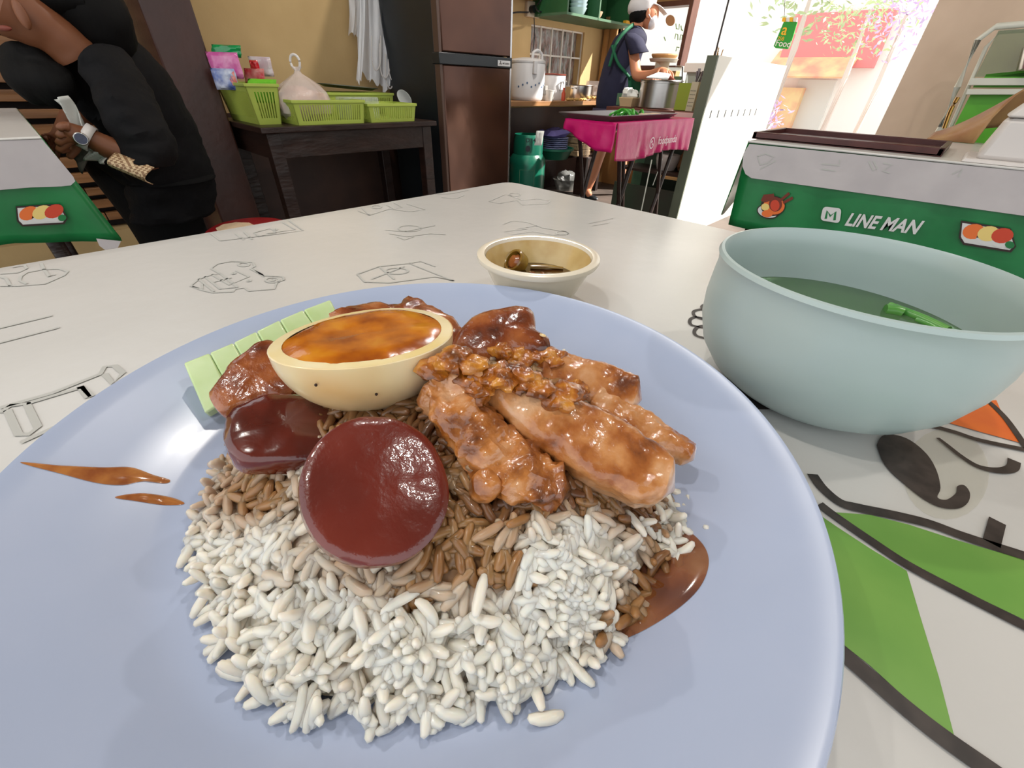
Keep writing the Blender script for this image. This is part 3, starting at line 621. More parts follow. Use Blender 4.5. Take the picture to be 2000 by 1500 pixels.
# ================================================================== GREEN-WHITE TABLES
M_gcl = mat('green_vinyl', (26,118,62), .32, col2=(20,104,54), scale=12, bump=.05, bscale=60)
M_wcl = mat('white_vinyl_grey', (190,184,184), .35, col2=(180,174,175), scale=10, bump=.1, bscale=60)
M_logo = mat('print_white', (206,206,204), .5); M_dk = mat('print_outline', (44,28,24), .5)
M_o = mat('print_orange_food', (222,110,48), .5); M_y = mat('print_cream_food', (226,200,120), .5); M_r = mat('print_red_food', (196,66,40), .5); M_br = mat('print_brown_food', (110,44,28), .5)
def pfill(par, pts, m, P, nrm, lift, name): q = [P(*p) for p in pts]; return put(name, MB().add([v + nrm*lift for v in q], [tuple(range(len(q)))]), m, par, smooth=False, nofix=True)
def sushi(par, cx, cy, s, P, nrm, rot=0):
    f = lambda l: [(cx+s*(x*cos(rot)-y*sin(rot)), cy+s*(x*sin(rot)+y*cos(rot))) for x, y in l]
    pfill(par, f([(-52,-22),(42,-20),(56,12),(48,24),(-42,22),(-52,10)]), M_dk, P, nrm, .001, 'sushi_print')
    pfill(par, f([(-49,-18),(40,-16),(52,11),(45,20),(-40,18),(-48,8)]), M_logo, P, nrm, .0013, 'sushi_print')
    for x, m in ((-28,M_o),(0,M_y),(26,M_r)):
        pfill(par, f(ell(x, 6, 20, 12, 16)), M_logo, P, nrm, .0016+.0002*(x+28)/28, 'sushi_print')
        pfill(par, f(ell(x+2, -5, 21, 14, 16, -.3)), m, P, nrm, .0018+.0002*(x+28)/28, 'sushi_print')
    pfill(par, f(ell(44, 10, 9, 7, 12)), M_gcl, P, nrm, .0026, 'sushi_print')
# right table
M_leg = MC['leg_steel']; M_steel = mat('brushed_steel', (176,172,168), .28, metal=1, bump=.05, bscale=60); M_dark = mat('dark_wood', (46,28,22), .4, col2=(34,20,16), scale=9, bump=.2, stretch=(.3,1,3))
tb2 = thing('dining_table', (.35, 1.9, 0), 'second dining table under the green and white cloth on the right', 'table')
put('tabletop', MB().box(-.455, 1.2, 1.515, 2.2, .73, .757), MC['table_board'], tb2, smooth=False, bev=.004)
for x, y in ((-.40,1.57),(1.1,1.57),(-.40,2.15),(1.1,2.15)): put('leg', MB().tube([(x,y,0),(x,y,.73)], .016, 12), M_dark, tb2)
c2 = thing('tablecloth', (.35,1.9,.55), 'green and white cloth with white delivery lettering on the right-hand table', 'tablecloth')
put('cloth_top', MB().box(-.472, 1.25, 1.491, 2.22, .757, .7622), M_cloth, c2, bev=.002)
def front(u, v): # u along x, v down
    x = -.472 + 1.72*u; return Vector((x + .02*v*(1-u)**8, 1.499 + .004*v*sin(x*21)+.003*v*sin(x*47), .758 - .233*v))
put('cloth_front', MB().grid(front, 60, 10), M_gcl, c2, sol=.0015)
put('cloth_side', MB().grid(lambda u, v: Vector((-.472 - .05*v*sin(pi*min(1,u*1.2)) - .012*v, 1.5 + .72*u - .0*v, .760 - (.21+.02*sin(u*9))*v)), 40, 8), M_gcl, c2, sol=.0015)
PF = lambda px, py: Yp(px, py, 1.4925); NF = Vector((0,-1,0))
wp = [(1464,281),(1452,300),(1450,325),(1456,340),(1468,348),(1500,352)]
q = [PF(*p) for p in wp] ; q2 = [Vector((1.24, 1.4925, PF(2000,412).z)), Vector((1.24, 1.4925, .7618))]
put('white_panel', MB().add([Vector((v.x, 1.4925, min(v.z,.7618))) for v in q + q2], [tuple(range(len(q)+2))]), M_wcl, c2, smooth=False, sol=.0006)
for q_ in ([(1480,305),(1495,300),(1512,306),(1500,318),(1485,322),(1480,305)], [(1485,330),(1500,322),(1515,314)], [(1605,320),(1640,323),(1640,312)], [(1605,330),(1632,334)], [(1697,315),(1706,333),(1714,330),(1706,314)], [(1725,318),(1742,322),(1724,334),(1738,338)], [(1860,340),(1880,330),(1872,345)]): ink(c2, [q_], .003, M_gray, P=lambda x,y: PF(x,y)+NF*.001, nrm=NF)
# logo
base = PF(1625,419); ex = (PF(1795,446)-PF(1625,419)).normalized(); ez = UP.copy()
ex = Vector((1,0,0)); sl_k = (PF(1795,446).z - PF(1645,425).z)/(PF(1795,446).x-PF(1645,425).x)
def rrect(p0, p1, p2, p3, r, P): # rounded quad in px
    C = [Vector((*p,0)) for p in (p0,p1,p2,p3)]; out = []
    for i in range(4):
        a, b, c = C[i-1], C[i], C[(i+1)%4]; s_ = b+(a-b).normalized()*r; e_ = b+(c-b).normalized()*r
        for t in (0,.25,.5,.75,1): v = s_*(1-t)**2 + b*2*t*(1-t) + e_*t*t; out.append((v.x, v.y))
    return out
pfill(c2, rrect((1608,403),(1644,407),(1640,436),(1602,430),8,PF), M_logo, PF, NF, .001, 'logo_badge')
ink(c2, [[(1613,427),(1616,412),(1622,422),(1632,414),(1630,430)]], .006, M_gcl, P=lambda x,y: PF(x,y)+NF*.0016, nrm=NF, name='logo_letter')
A_, B_ = PF(1647,439), PF(1792,457)
bx = (B_-A_).normalized(); hgt = (PF(1652,412)-PF(1648,438)).length
put_text('lettering', 'LINE MAN', M_logo, c2, (A_+B_)/2+NF*.0012, bx*.76, Vector((0,0,1)), hgt*1.30, bold=.03, shear=.12)
sushi(c2, 1928, 461, 1.05, PF, NF, .14)
# dessert bowl picture
pfill(c2, ell(1500,413,22,14,20,.2), M_dk, PF, NF, .0010, 'dessert_print'); pfill(c2, ell(1500,413,20,12,20,.2), M_logo, PF, NF, .0013, 'dessert_print')
pfill(c2, ell(1510,402,24,20,20), M_dk, PF, NF, .0015, 'dessert_print'); pfill(c2, ell(1512,402,21,17,20), M_o, PF, NF, .0018, 'dessert_print')
pfill(c2, ell(1515,399,13,14,20), M_br, PF, NF, .0021, 'dessert_print'); pfill(c2, ell(1514,401,9,11,20), M_r, PF, NF, .0022, 'dessert_print'); pfill(c2, ell(1495,404,8,7,14), M_y, PF, NF, .0023, 'dessert_print')
pfill(c2, [(1492,380),(1512,378),(1514,390),(1494,395),(1486,392)], M_br, PF, NF, .0024, 'dessert_print'); pfill(c2, ell(1499,417,11,7,14), M_o, PF, NF, .0026, 'dessert_print')
for a, b in (((1524,392),(1542,377)),((1530,396),(1549,386))): ink(c2, [[a, b]], .008, M_br, P=lambda x,y: PF(x,y)+NF*.0020, nrm=NF, name='dessert_print')
# tray on it
M_tray = mat('brown_tray', (78,38,34), .3, col2=(66,30,27), scale=20)
ta, tbp = Zp(1490,262,.763), Zp(1840,312,.763)
tr = thing('serving_tray', (-.27,1.75,.7625), 'long dark brown tray lying on the right green and white table', 'tray')
tx0, tx1, ty0, ty1 = -.485, -.035, 1.56, 1.86
put('tray_base', MB().box(tx0, tx1, ty0, ty1, .7625, .768), M_tray, tr, bev=.001)
for b_ in ((tx0,tx1,ty0,ty0+.012),(tx0,tx1,ty1-.012,ty1),(tx0,tx0+.012,ty0,ty1),(tx1-.012,tx1,ty0,ty1)): put('tray_rim', MB().box(*b_, .7625, .781), M_tray, tr, bev=.002)
# white tub + brown paper-like bag on the right
M_tubw = mat('white_plastic', (206,200,196), .35)
c = Zp(1975,318,.765)
tub = thing('plastic_tub', (c.x+.04, c.y+.05, .7625), 'stepped white plastic tub at the right edge on the green and white table', 'container')
X0, Y0 = c.x+.04, c.y+.05
def frus(k, cx, cy, z0, z1, a0, b0, a1, b1):
    return k.add([(cx-a0,cy-b0,z0),(cx+a0,cy-b0,z0),(cx+a0,cy+b0,z0),(cx-a0,cy+b0,z0),(cx-a1,cy-b1,z1),(cx+a1,cy-b1,z1),(cx+a1,cy+b1,z1),(cx-a1,cy+b1,z1)], [(0,3,2,1),(4,5,6,7),(0,1,5,4),(1,2,6,5),(2,3,7,6),(3,0,4,7)])
put('tub_body', frus(MB(), X0, Y0, .768, .850, .105,.09, .09,.08), M_tubw, tub, bev=.01)
put('tub_base', frus(MB(), X0, Y0, .7625, .770, .125,.11, .120,.105), M_tubw, tub, bev=.002)
put('tub_lid', frus(MB(), X0, Y0, .850, .880, .095,.085, .075,.065), M_tubw, tub, bev=.006)
M_bag = mat('tan_bag', (150,104,72), .5, col2=(176,140,92), scale=8, bump=.3, bscale=18)
def bagf(u, v):
    a = Dp(1805,282,1.66).lerp(Dp(1890,300,1.55), u) ; b = Dp(1830,262,1.7).lerp(Dp(2040,190,1.6), u)
    p = a.lerp(b, v*.999); p.z = .764 + (.018+.13*u**1.3)*sin(pi*min(1,v*.8+.1*u)) if v > 0 else .764
    return p + Vector((0,.10*v,0))
tag(put('cloth_bag', MB().grid(bagf, 16, 14), M_bag, sol=.004), 'crumpled tan bag heaped between the tray and the white tub', 'bag')
# green rack on the right: board panels in a white frame
M_lime = mat('lime_panel', (92,176,42), .4, col2=(82,164,36), scale=6); M_frame = mat('pale_frame', (214,214,200), .35)
YR = 2.75
P_ = lambda x, y: Yp(x, y, YR)
rk = thing('display_rack', (P_(1960,260).x, YR, 0), 'white-framed rack with lime green panels against the beige wall at right', 'rack')
pl_ = [(1850,232),(1905,72),(1915,55),(2090,20)]
fr = [P_(1838,248), P_(1870,170), P_(1910,78), P_(1945,52), P_(2130,36)]
put('frame_tube', MB().tube([Vector((fr[0].x-.03, YR, 0))] + fr, .011, 10), M_frame, rk)
put('frame_tube', MB().tube([fr[0]+Vector((.03,.02,0)), fr[2]+Vector((.035,.02,-.02)), P_(1952,62)+Vector((0,.02,0)), P_(2130,50)+Vector((0,.02,0))], .007, 10), M_frame, rk)
put('lower_panel', MB().poly([P_(1862,250), P_(1896,184), P_(2130,184), P_(2130,290), P_(1850,290)], Vector((0,.02,0))), M_lime, rk, smooth=False)
put('lower_panel', MB().poly([P_(1900,171), P_(1903,165), P_(2130,165), P_(2130,171)], Vector((0,.02,0))), M_lime, rk, smooth=False)
put('upper_panel', MB().poly([P_(1922,152), P_(1926,145), P_(2130,125), P_(2130,152)], Vector((0,.02,0))), M_lime, rk, smooth=False)
put('shelf_bar', MB().poly([P_(1897,153), P_(2130,153), P_(2130,167), P_(1890,167)], Vector((0,-.04,0))), M_frame, rk, smooth=False, bev=.002)
put('shelf_bar', MB().poly([P_(1890,174), P_(2130,174), P_(2130,185), P_(1886,185)], Vector((0,-.04,0))), M_frame, rk, smooth=False, bev=.002)
put('clear_sheet', MB().poly([P_(1905,150), P_(1950,60), P_(2130,48), P_(2130,150)], Vector((0,.004,0))), mat('smoky_acrylic', (120,130,80), .08, alpha=.55, spec=.9), rk, smooth=False)
put('hook_chain', MB().tube(catmull([P_(1845,250)+Vector((0,-.03,0)), P_(1858,215)+Vector((0,-.03,0)), P_(1872,190)+Vector((0,-.03,0))], 4), .007, 8), mat('brass', (170,130,70), .3, metal=1), rk)
M_screen = mat('lime_box', (110,190,70), .3)
tag(put('steel_canister', MB().tube([P_(1988,130)+Vector((.05,-.06,0)), P_(2000,85)+Vector((.05,-.06,0))], .05, 24), M_steel), 'shiny steel canister standing on the upper shelf of the lime rack', 'canister')

# left green table
tb3 = thing('dining_table', (-1.9,-.45,0), 'dining table at the far left under a green and white cloth', 'table')
put('tabletop', MB().box(-2.38, -1.435, -1.0, .01, .73, .757), MC['table_board'], tb3, smooth=False, bev=.004)
for x, y in ((-1.5,-.05),(-2.3,-.05),(-1.5,-.9),(-2.3,-.9)): put('leg', MB().tube([(x,y,0),(x,y,.73)], .016, 12), M_dark, tb3)
c3 = thing('tablecloth', (-1.9,-.45,.55), 'green and white cloth with a sushi picture on the far left table', 'tablecloth')
put('cloth_top', MB().box(-2.4, -1.403, -1.02, .028, .757, .7622), M_cloth, c3, bev=.003)
put('cloth_side', MB().grid(lambda u, v: Vector((-1.413 + .006*v*sin(u*60)*exp(-u*6) , .028 + .040*v - 1.05*u, .7605 - (.225-.03*min(1,u*6))*v)), 60, 10), M_gcl, c3, sol=.0015)
put('cloth_back', MB().grid(lambda u, v: Vector((-1.413 - .98*u, .028 + .040*v, .7605 - .22*v)), 30, 6), M_gcl, c3, sol=.0015)
PL = lambda px, py: Xp(px, py, -1.405); NL = Vector((1,0,0))
ry = PL(0,372); q = [PL(82,272), PL(110,305), PL(143,345), PL(147,354), PL(138,362), PL(120,364), PL(60,366), PL(0,371)]
put('white_panel', MB().add([Vector((v.x, v.y, min(v.z,.7618))) for v in q] + [Vector((-1.405,-1.0,ry.z)), Vector((-1.405,-1.0,.7618))], [tuple(range(len(q)+2))]), M_wcl, c3, smooth=False, sol=.0006)
sushi(c3, 80, 419, .92, PL, NL, -.08)
put('curled_corner', MB().add([PL(188,466), PL(236,471), PL(230,484), PL(205,488), PL(194,480)], [(0,1,2,3,4)]), M_wcl, c3, smooth=False, sol=.002)
# small fry on it
M_red = mat('red_vinyl', (150,28,34), .3, bump=.1); 
st = thing('round_stool', (-1.74,.44,0), 'round red-topped stool with torn pale patch beyond the left table edge', 'stool')
put('seat', MB().lathe((-1.74,.44,0), [(0,.438),(.12,.435),(.140,.425),(.145,.41),(.14,.395),(0,.395)], 40), M_red, st)
put('torn_patch', MB().lathe((-1.74,.40,0), [(0,.441),(.05,.440),(.08,.437)], 9, sx=1, sy=.8), mat('torn_foam', (206,180,150), .9, bump=.4), st)
for a in range(4): q = a*pi/2+.5; put('leg', MB().tube([(-1.74+.11*cos(q),.44+.11*sin(q),.395),(-1.74+.17*cos(q),.44+.17*sin(q),0)], .012, 8), M_leg, st)

# ================================================================== SIDE TABLE WITH BASKETS
SX0, SX1, SY0, SY1, SZ = -2.84, -2.25, .742, 1.70, .69
st = thing('side_table', ((SX0+SX1)/2, (SY0+SY1)/2, 0), 'dark brown wooden side table carrying the lime green baskets', 'table')
put('tabletop', MB().box(SX0, SX1, SY0, SY1, SZ-.025, SZ), M_dark, st, bev=.004, smooth=False)
put('apron', MB().box(SX1-.05, SX1-.03, SY0+.05, SY1-.03, SZ-.13, SZ-.025), M_dark, st, smooth=False, bev=.002)
put('apron', MB().box(SX0+.03, SX1-.05, SY0+.03, SY0+.05, SZ-.13, SZ-.025), M_dark, st, smooth=False, bev=.002)
for x, y in ((SX1-.055,SY0+.055),(SX1-.055,SY1-.055),(SX0+.055,SY0+.055),(SX0+.055,SY1-.055)): put('leg', MB().box(x-.03,x+.03,y-.03,y+.03,0,SZ-.025), M_dark, st, smooth=False, bev=.004)
M_bk = mat('lime_plastic', (172,188,84), .4, sss=.1); 
def basket(x0, x1, y0, y1, z0, h, lab, slots=True, taper=.012):
    t = thing('plastic_basket', ((x0+x1)/2,(y0+y1)/2,z0), lab, 'basket', 'lime green baskets on the side table')
    cx, cy = (x0+x1)/2, (y0+y1)/2; th = .003
    put('base', MB().box(x0+taper,x1-taper,y0+taper,y1-taper,z0+.001,z0+.005), M_bk, t, smooth=False)
    # rims
    k = MB(); zr = z0+h
    for b_ in ((x0-.004,x1+.004,y0-.004,y0+.004),(x0-.004,x1+.004,y1-.004,y1+.004),(x0-.004,x0+.004,y0,y1),(x1-.004,x1+.004,y0,y1)): k.box(*b_, zr-.012, zr)
    put('rim', k, M_bk, t, smooth=False, bev=.0015)
    k = MB()
    def side(a, b, n):
        a, b = Vector(a), Vector(b); L = (b-a).length; d = (b-a)/L; nrm = Vector((d.y,-d.x,0)); cen = Vector((cx,cy,0))
        m_ = max(4, int(L/.014)); inn = (cen-(a+b)/2); inn.z = 0; inn.normalize()
        def wall(s0, s1, f0, f1):
            P = lambda s, f: a + d*(s + (L/2-s)*(1-f)*taper*2/L) + inn*taper*(1-f) + Vector((0,0,z0+h*f))
            q = [P(s0,f0),P(s1,f0),P(s1,f1),P(s0,f1)]; k.add(q+[v+inn*th for v in q], [(0,1,2,3),(7,6,5,4),(0,4,5,1),(1,5,6,2),(2,6,7,3),(3,7,4,0)])
        wall(0, L, 0, .16); wall(0, L, .80, 1)
        e = .022; wall(0, e, .16, .8); wall(L-e, L, .16, .8)
        m_ = int((L-2*e)/.012)
        for i in range(m_): s0 = e + (L-2*e)*i/m_; wall(s0, s0+(L-2*e)/m_*.52, .16, .8)
    side((x0,y0,0),(x1,y0,0),0); side((x1,y0,0),(x1,y1,0),0); side((x1,y1,0),(x0,y1,0),0); side((x0,y1,0),(x0,y0,0),0)
    put('slotted_wall', k, M_bk, t, smooth=False, nofix=True)
    return t
# positions from the photo on the table plane
basket(-2.53,-2.275,.915,1.275,SZ,.098,'wide shallow lime basket in front, holding the knotted bag')
basket(-2.50,-2.275,1.292,1.585,SZ,.082,'shallow lime basket at the right end of the side table')
basket(-2.76,-2.545,1.12,1.62,SZ,.12,'lime basket at the back under the grey metal lid')
basket(-2.76,-2.36,.765,.905,SZ,.155,'deep lime basket at the left end full of snack packets', taper=.02)
def pillow(name, c, ex, ey, th, m, lab, cat, grp=None, nz=.15, nu=10, nv=10):
    c, ex, ey = Vector(c), Vector(ex), Vector(ey); n = ex.cross(ey).normalized(); k = MB(); sd = Vector((c.x*31, c.y*17, c.z*23))
    for s_ in (1,-1):
        k.grid(lambda u, v: c + ex*(2*u-1)*(1-.06*noise.noise(sd+Vector((u*3,v*3,0)))) + ey*(2*v-1) + n*s_*th*(max(0,(1-(2*u-1)**4)*(1-(2*v-1)**4)))**.5*(1+nz*3*noise.noise(sd+Vector((u*4,v*4,s_)))), nu, nv)
    return tag(put(name, k, m), lab, cat, grp)
M_gloss = lambda n, a, b: mat(n, a, .18, col2=b, scale=14, bump=.4, bscale=30, spec=.8)
Mg = M_gloss('foil_green', (20,150,80), (30,120,70)); Mp = M_gloss('foil_pink', (206,90,160), (226,150,190)); Mb = M_gloss('foil_blue', (60,90,170), (220,225,235)); Mr_ = M_gloss('foil_red', (200,40,60), (230,170,160)); Mw_ = M_gloss('foil_white', (220,215,215), (200,170,180))
SXr = -2.50
def XS(px, py, x=SXr): return Xp(px, py, x)
def packet(px, py, hw, hh, m, lab, x=SXr, th=.015, tilt=0):
    c = XS(px, py, x); k = -(c-O).dot(CBK)/F*.85
    e1 = RTH*hw*k*1.05; e2 = (UP*cos(tilt)+RTH*sin(tilt))*hh*k
    return pillow('snack_packet', c, e1, e2, th, m, lab, 'packet', 'snack packets in the deep basket')
packet(442,100,32,12, Mg, 'green foil packet on top of the packets', tilt=.3, x=-2.56)
packet(440,128,34,24, Mp, 'pink see-through packet below the green foil one', x=-2.56)
packet(440,155,26,20, Mb, 'blue and white packet standing in the deep basket', x=-2.53)
packet(455,155,7,15, Mr_, 'small dark red box standing in front of the blue packet', x=-2.50, th=.01)
packet(497,148,22,14, Mr_, 'red and pink packet on the right of the deep basket', x=-2.58, tilt=.2)
packet(510,130,24,18, Mw_, 'clear crinkled packet with red print above the green cloth', x=-2.62)
packet(497,127,9,9, M_gloss('foil_red2', (190,20,40), (210,60,60)), 'bright red twisted packet top behind the clear packet', x=-2.58)
M_gc = mat('lime_cloth', (120,200,44), .7, col2=(100,182,34), scale=20, bump=.4)
pillow('cleaning_cloth', XS(510,178,-2.42), RTH*.065, UP*.045+RTH*.02, .02, M_gc, 'bright lime cloth hanging over the edge between the two left baskets', 'cloth')
# knotted plastic bag
M_film = mat('thin_clear_plastic', (236,222,216), .2, alpha=.5, bump=.6, bscale=26, spec=.9)
M_inner = mat('pinkish_food', (206,160,130), .6, ramp=[(.3,(170,130,110)),(.5,(222,176,148)),(.7,(232,206,190))], scale=22)
bc = XS(588,172,-2.40); kb = thing('knotted_plastic_bag', (bc.x,bc.y,SZ+.006), 'clear plastic bag of food tied with a loop in the front basket', 'bag')
k = MB(); N = 30; zs = [(0,.09),(.03,.125),(.07,.130),(.11,.115),(.14,.085),(.165,.045),(.18,.018),(.19,.012),(.205,.024)]
for z, r in zs:
    for i in range(N):
        a = 2*pi*i/N; f = 1+.16*noise.noise(Vector((cos(a)*2.2, sin(a)*2.2, z*22)))+.06*sin(a*9)*(z>.1); k.v.append(Vector((bc.x+r*f*cos(a)*.85, bc.y+r*f*sin(a), SZ+.012+z*1.02)))
k.f = [(j*N+i, j*N+(i+1)%N, (j+1)*N+(i+1)%N, (j+1)*N+i) for j in range(len(zs)-1) for i in range(N)]
put('bag_film', k, M_film, kb)
put('contents', MB().ball((bc.x,bc.y,SZ+.075), (.085,0,0),(0,.115,0),(0,0,.070), 24, 14, .25), M_inner, kb)
tp = Vector((bc.x,bc.y,SZ+.205)); lp = [tp + RTH*a*.001 + UP*b*.001 for a, b in ((-4,0),(-17,14),(-22,34),(-14,54),(2,60),(16,52),(21,34),(14,12),(3,0))]
put('loop_handle', MB().tube(catmull(lp,4), .0055, 8), mat('white_film', (232,226,222), .3, alpha=.85), kb)
# tray lid, clear box, lid
c = XS(680,166,-2.66); k = MB().lathe((c.x,c.y,0), [(0,.0),(.13,.002),(.155,.012),(.165,.012),(.165,.015),(.15,.016),(0,.006)], 40, sx=.75, sy=1.05)
k.v = [Vector((v.x, v.y, SZ+.125 + v.z + (v.y-c.y)*-.06+.008)) for v in k.v]
tag(put('metal_tray', k, mat('dull_aluminium', (112,112,100), .4, metal=.6)), 'dull grey metal tray lid resting on the back basket', 'tray')
c = XS(700,188,-2.45)
M_clear = mat('clear_plastic', (225,230,228), .08, alpha=.3, spec=.9, bump=.3, bscale=40)
tag(put('clear_box', MB().box(c.x-.05,c.x+.05,c.y-.11,c.y+.09,SZ+.006,SZ+.105), M_clear, bev=.006), 'clear plastic food box between the front and back baskets', 'container')
c = XS(790,192,-2.44); k = MB(); n_ = Vector((.8,.1,.5)).normalized(); e1 = n_.cross(UP).normalized(); e2 = e1.cross(n_)
ring_ = [c + (e1*cos(2*pi*i/32)+e2*sin(2*pi*i/32))*.045 for i in range(32)]
k.poly(ring_, n_*.003); k.tube(ring_+[ring_[0]], .003, 6)
tag(put('clear_lid', k, M_clear), 'round clear lid leaning in the right shallow basket', 'dish')
# hanging plastic bags on the wall
M_bagw = mat('milky_film', (252,252,255), .3, alpha=.66, bump=.8, bscale=12, spec=.9, stretch=(1,1,.3))
hb = thing('hanging_plastic_bags', (XW+.06, 1.95, 1.2), 'bundle of clear carrier bags hanging on the wall beside the fridge', 'bags')
def sheet(px0, px1, py1, x, m, sd, nm='plastic_bag', amp=.02):
    a, b = Xp(px0,-60,x), Xp(px1,-60,x); c_ = Xp((px0+px1)/2-4, py1, x)
    def f(u, v):
        y = a.y + (b.y-a.y)*u; yb = a.y + (b.y-a.y)*(.5+(u-.5)*(.72)) + (c_.y-(a.y+b.y)/2)*1.0
        yy = y + (yb-y)*v**1.4; z = a.z + (c_.z-a.z)*v*(1-.10*noise.noise(Vector((u*5,sd,0)))*v)
        return Vector((x + amp*noise.noise(Vector((u*7, v*1.5, sd)))+ .008*sin(u*13+sd)*v, yy, z))
    put(nm, MB().grid(f, 28, 20), m, hb)
sheet(690,785,150, -2.90, M_bagw, 1.3); sheet(715,790,165, -2.87, M_bagw, 5.1); sheet(740,792,180, -2.84, M_bagw, 8.7); sheet(678,715,70, -2.92, M_bagw, 2.2); sheet(698,712,158,-2.86, M_bagw, 3.3, amp=.006)
for px, py, dx in ((735,120,9),(752,135,10),(768,140,9),(780,125,8),(762,155,9),(776,150,7)):
    l = [Xp(px-dx, py-50, -2.83), Xp(px-dx*.9, py, -2.83), Xp(px, py+18, -2.82), Xp(px+dx*.9, py, -2.83), Xp(px+dx, py-50, -2.83)]
    put('bag_handle', MB().tube(catmull(l,5), .004, 6), MC['white_film'], hb)
tag(put('wall_hook', MB().tube([(XW,1.98,1.75),(XW+.14,1.98,1.75),(XW+.16,1.98,1.78)], .008, 8), M_steel), 'steel hook above the hanging bags', 'hook')

# ================================================================== FRIDGE
FX, FY0, FY1 = -2.30, 1.790, 2.355
fr_ = thing('fridge', (-2.6, 2.07, 0), 'brown two-door fridge with glossy reflective doors between side table and kitchen', 'fridge')
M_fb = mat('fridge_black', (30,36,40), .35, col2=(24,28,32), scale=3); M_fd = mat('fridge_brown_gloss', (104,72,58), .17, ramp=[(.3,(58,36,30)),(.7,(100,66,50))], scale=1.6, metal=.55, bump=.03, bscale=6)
put('cabinet', MB().box(-2.86, FX-.055, FY0+.006, FY1-.006, .04, 1.62), M_fb, fr_, bev=.006)
zsp = .995
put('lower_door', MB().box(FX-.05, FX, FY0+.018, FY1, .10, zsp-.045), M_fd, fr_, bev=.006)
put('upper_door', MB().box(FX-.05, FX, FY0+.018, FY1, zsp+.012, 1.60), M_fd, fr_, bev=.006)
put('door_edge', MB().box(FX-.052, FX-.002, FY0, FY0+.018, .10, 1.60), mat('fridge_edge', (84,62,52), .4), fr_, bev=.003)
put('door_edge', MB().box(FX-.03, FX+.003, FY1-.012, FY1+.002, .10, 1.60), mat('fridge_chrome', (190,186,184), .25, metal=1), fr_, bev=.002)
put('handle_strip', MB().box(FX-.06, FX+.008, FY0-.01, FY1, zsp-.045, zsp+.008), M_fb, fr_, bev=.004)
put('badge', MB().box(FX+.008, FX+.011, FY1-.13, FY1-.02, zsp-.036, zsp-.008), MC['fridge_chrome'], fr_, smooth=False)
k = MB(); bc_ = Vector((FX+.0115, FY1-.105, zsp-.022))
for a in (90,210,330): d = Vector((0,cos(radians(a)),sin(radians(a)))); e = Vector((0,-d.z,d.y)); k.add([bc_, bc_+d*.006+e*.004, bc_+d*.012, bc_+d*.006-e*.004], [(0,1,2,3)])
put('badge_mark', k, M_dk, fr_, smooth=False, nofix=True)
put_text('badge_lettering', 'MITSUBISHI', M_dk, fr_, Vector((FX+.0115, FY1-.058, zsp-.027)), Vector((0,1,0)), UP, .012, bold=.01)
for y in (FY0+.06, FY1-.06): put('foot', MB().tube([(-2.36,y,0),(-2.36,y,.05)], .02, 10), M_fb, fr_)

# ================================================================== KITCHEN WORKTOP (left wall)
M_green = mat('green_paint', (44,96,58), .5, col2=(36,84,50), scale=4); M_green2 = mat('green_paint_light', (78,112,84), .55, col2=(70,100,76), scale=5)
M_wt = mat('worn_board', (150,108,66), .5, col2=(120,84,52), scale=10, stretch=(1,.3,1))
WTX, WZ = -2.56, .765
wt = thing('worktop', (-2.78,3.4,0), 'long wooden worktop under the barred window beside the fridge', 'worktop')
put('board', MB().box(XW+.001, WTX, 2.45, YW-.002, WZ-.03, WZ), M_wt, wt, smooth=False, bev=.002)
for y in (2.5, 3.9): put('leg', MB().box(WTX-.04,WTX,y,y+.04,0,WZ-.03), M_dark, wt, smooth=False)
put('lower_shelf', MB().box(XW+.02, WTX-.12, 2.75, YW-.3, .31, .33), M_dark, wt, smooth=False)
for y in (2.78, 3.95): put('shelf_post', MB().box(WTX-.16,WTX-.13,y,y+.03,0,.31), M_dark, wt, smooth=False)
# rice cooker
M_ck = mat('white_enamel', (206,204,204), .3); M_blue = mat('flower_blue', (70,96,130), .5)
cc = Xp(1032,188,-2.72); cy_ = cc.y
ck = thing('rice_cooker', (-2.74, cy_, WZ), 'big white rice cooker with small blue flowers beside the fridge', 'rice cooker')
put('body', MB().lathe((-2.74,cy_,0), [(0,WZ+.001),(.125,WZ+.001),(.135,WZ+.012),(.138,WZ+.03),(.138,WZ+.235),(.132,WZ+.245),(0,WZ+.245)], 48), M_ck, ck)
put('lid', MB().lathe((-2.74,cy_,0), [(.140,WZ+.238),(.141,WZ+.25),(.12,WZ+.262),(.05,WZ+.272),(0,WZ+.273)], 48), M_ck, ck)
hp = [Vector((-2.66, cy_-.04, WZ+.262)), Vector((-2.66, cy_-.03, WZ+.30)), Vector((-2.66, cy_+.02, WZ+.315)), Vector((-2.66, cy_+.065, WZ+.295)), Vector((-2.66, cy_+.075, WZ+.26))]
put('handle', MB().tube(catmull(hp,6), .010, 8), M_ck, ck)
put('latch', MB().box(-2.615,-2.598,cy_-.08,cy_-.045,WZ+.17,WZ+.25), M_ck, ck, bev=.003)
put('control_panel', MB().box(-2.622,-2.600,cy_+.085-.02,cy_+.085+.01,WZ+.04,WZ+.10), mat('cooker_grey', (150,146,140), .4), ck, bev=.002)
for i in range(9):
    a = radians(-75+14*i); fl = MB(); P0 = Vector((-2.74+.139*cos(a), cy_+.139*sin(a), WZ+.10+.012*(i%3)-.01)); er = Vector((-sin(a),cos(a),0))
    fl.poly([P0 + er*(.006*cos(t*pi/3)*(1+.3*(t%2)))+UP*(.007*sin(t*pi/3)) for t in range(6)], Vector((cos(a),sin(a),0))*.0012); put('flower_print', fl, M_blue, ck, smooth=False)
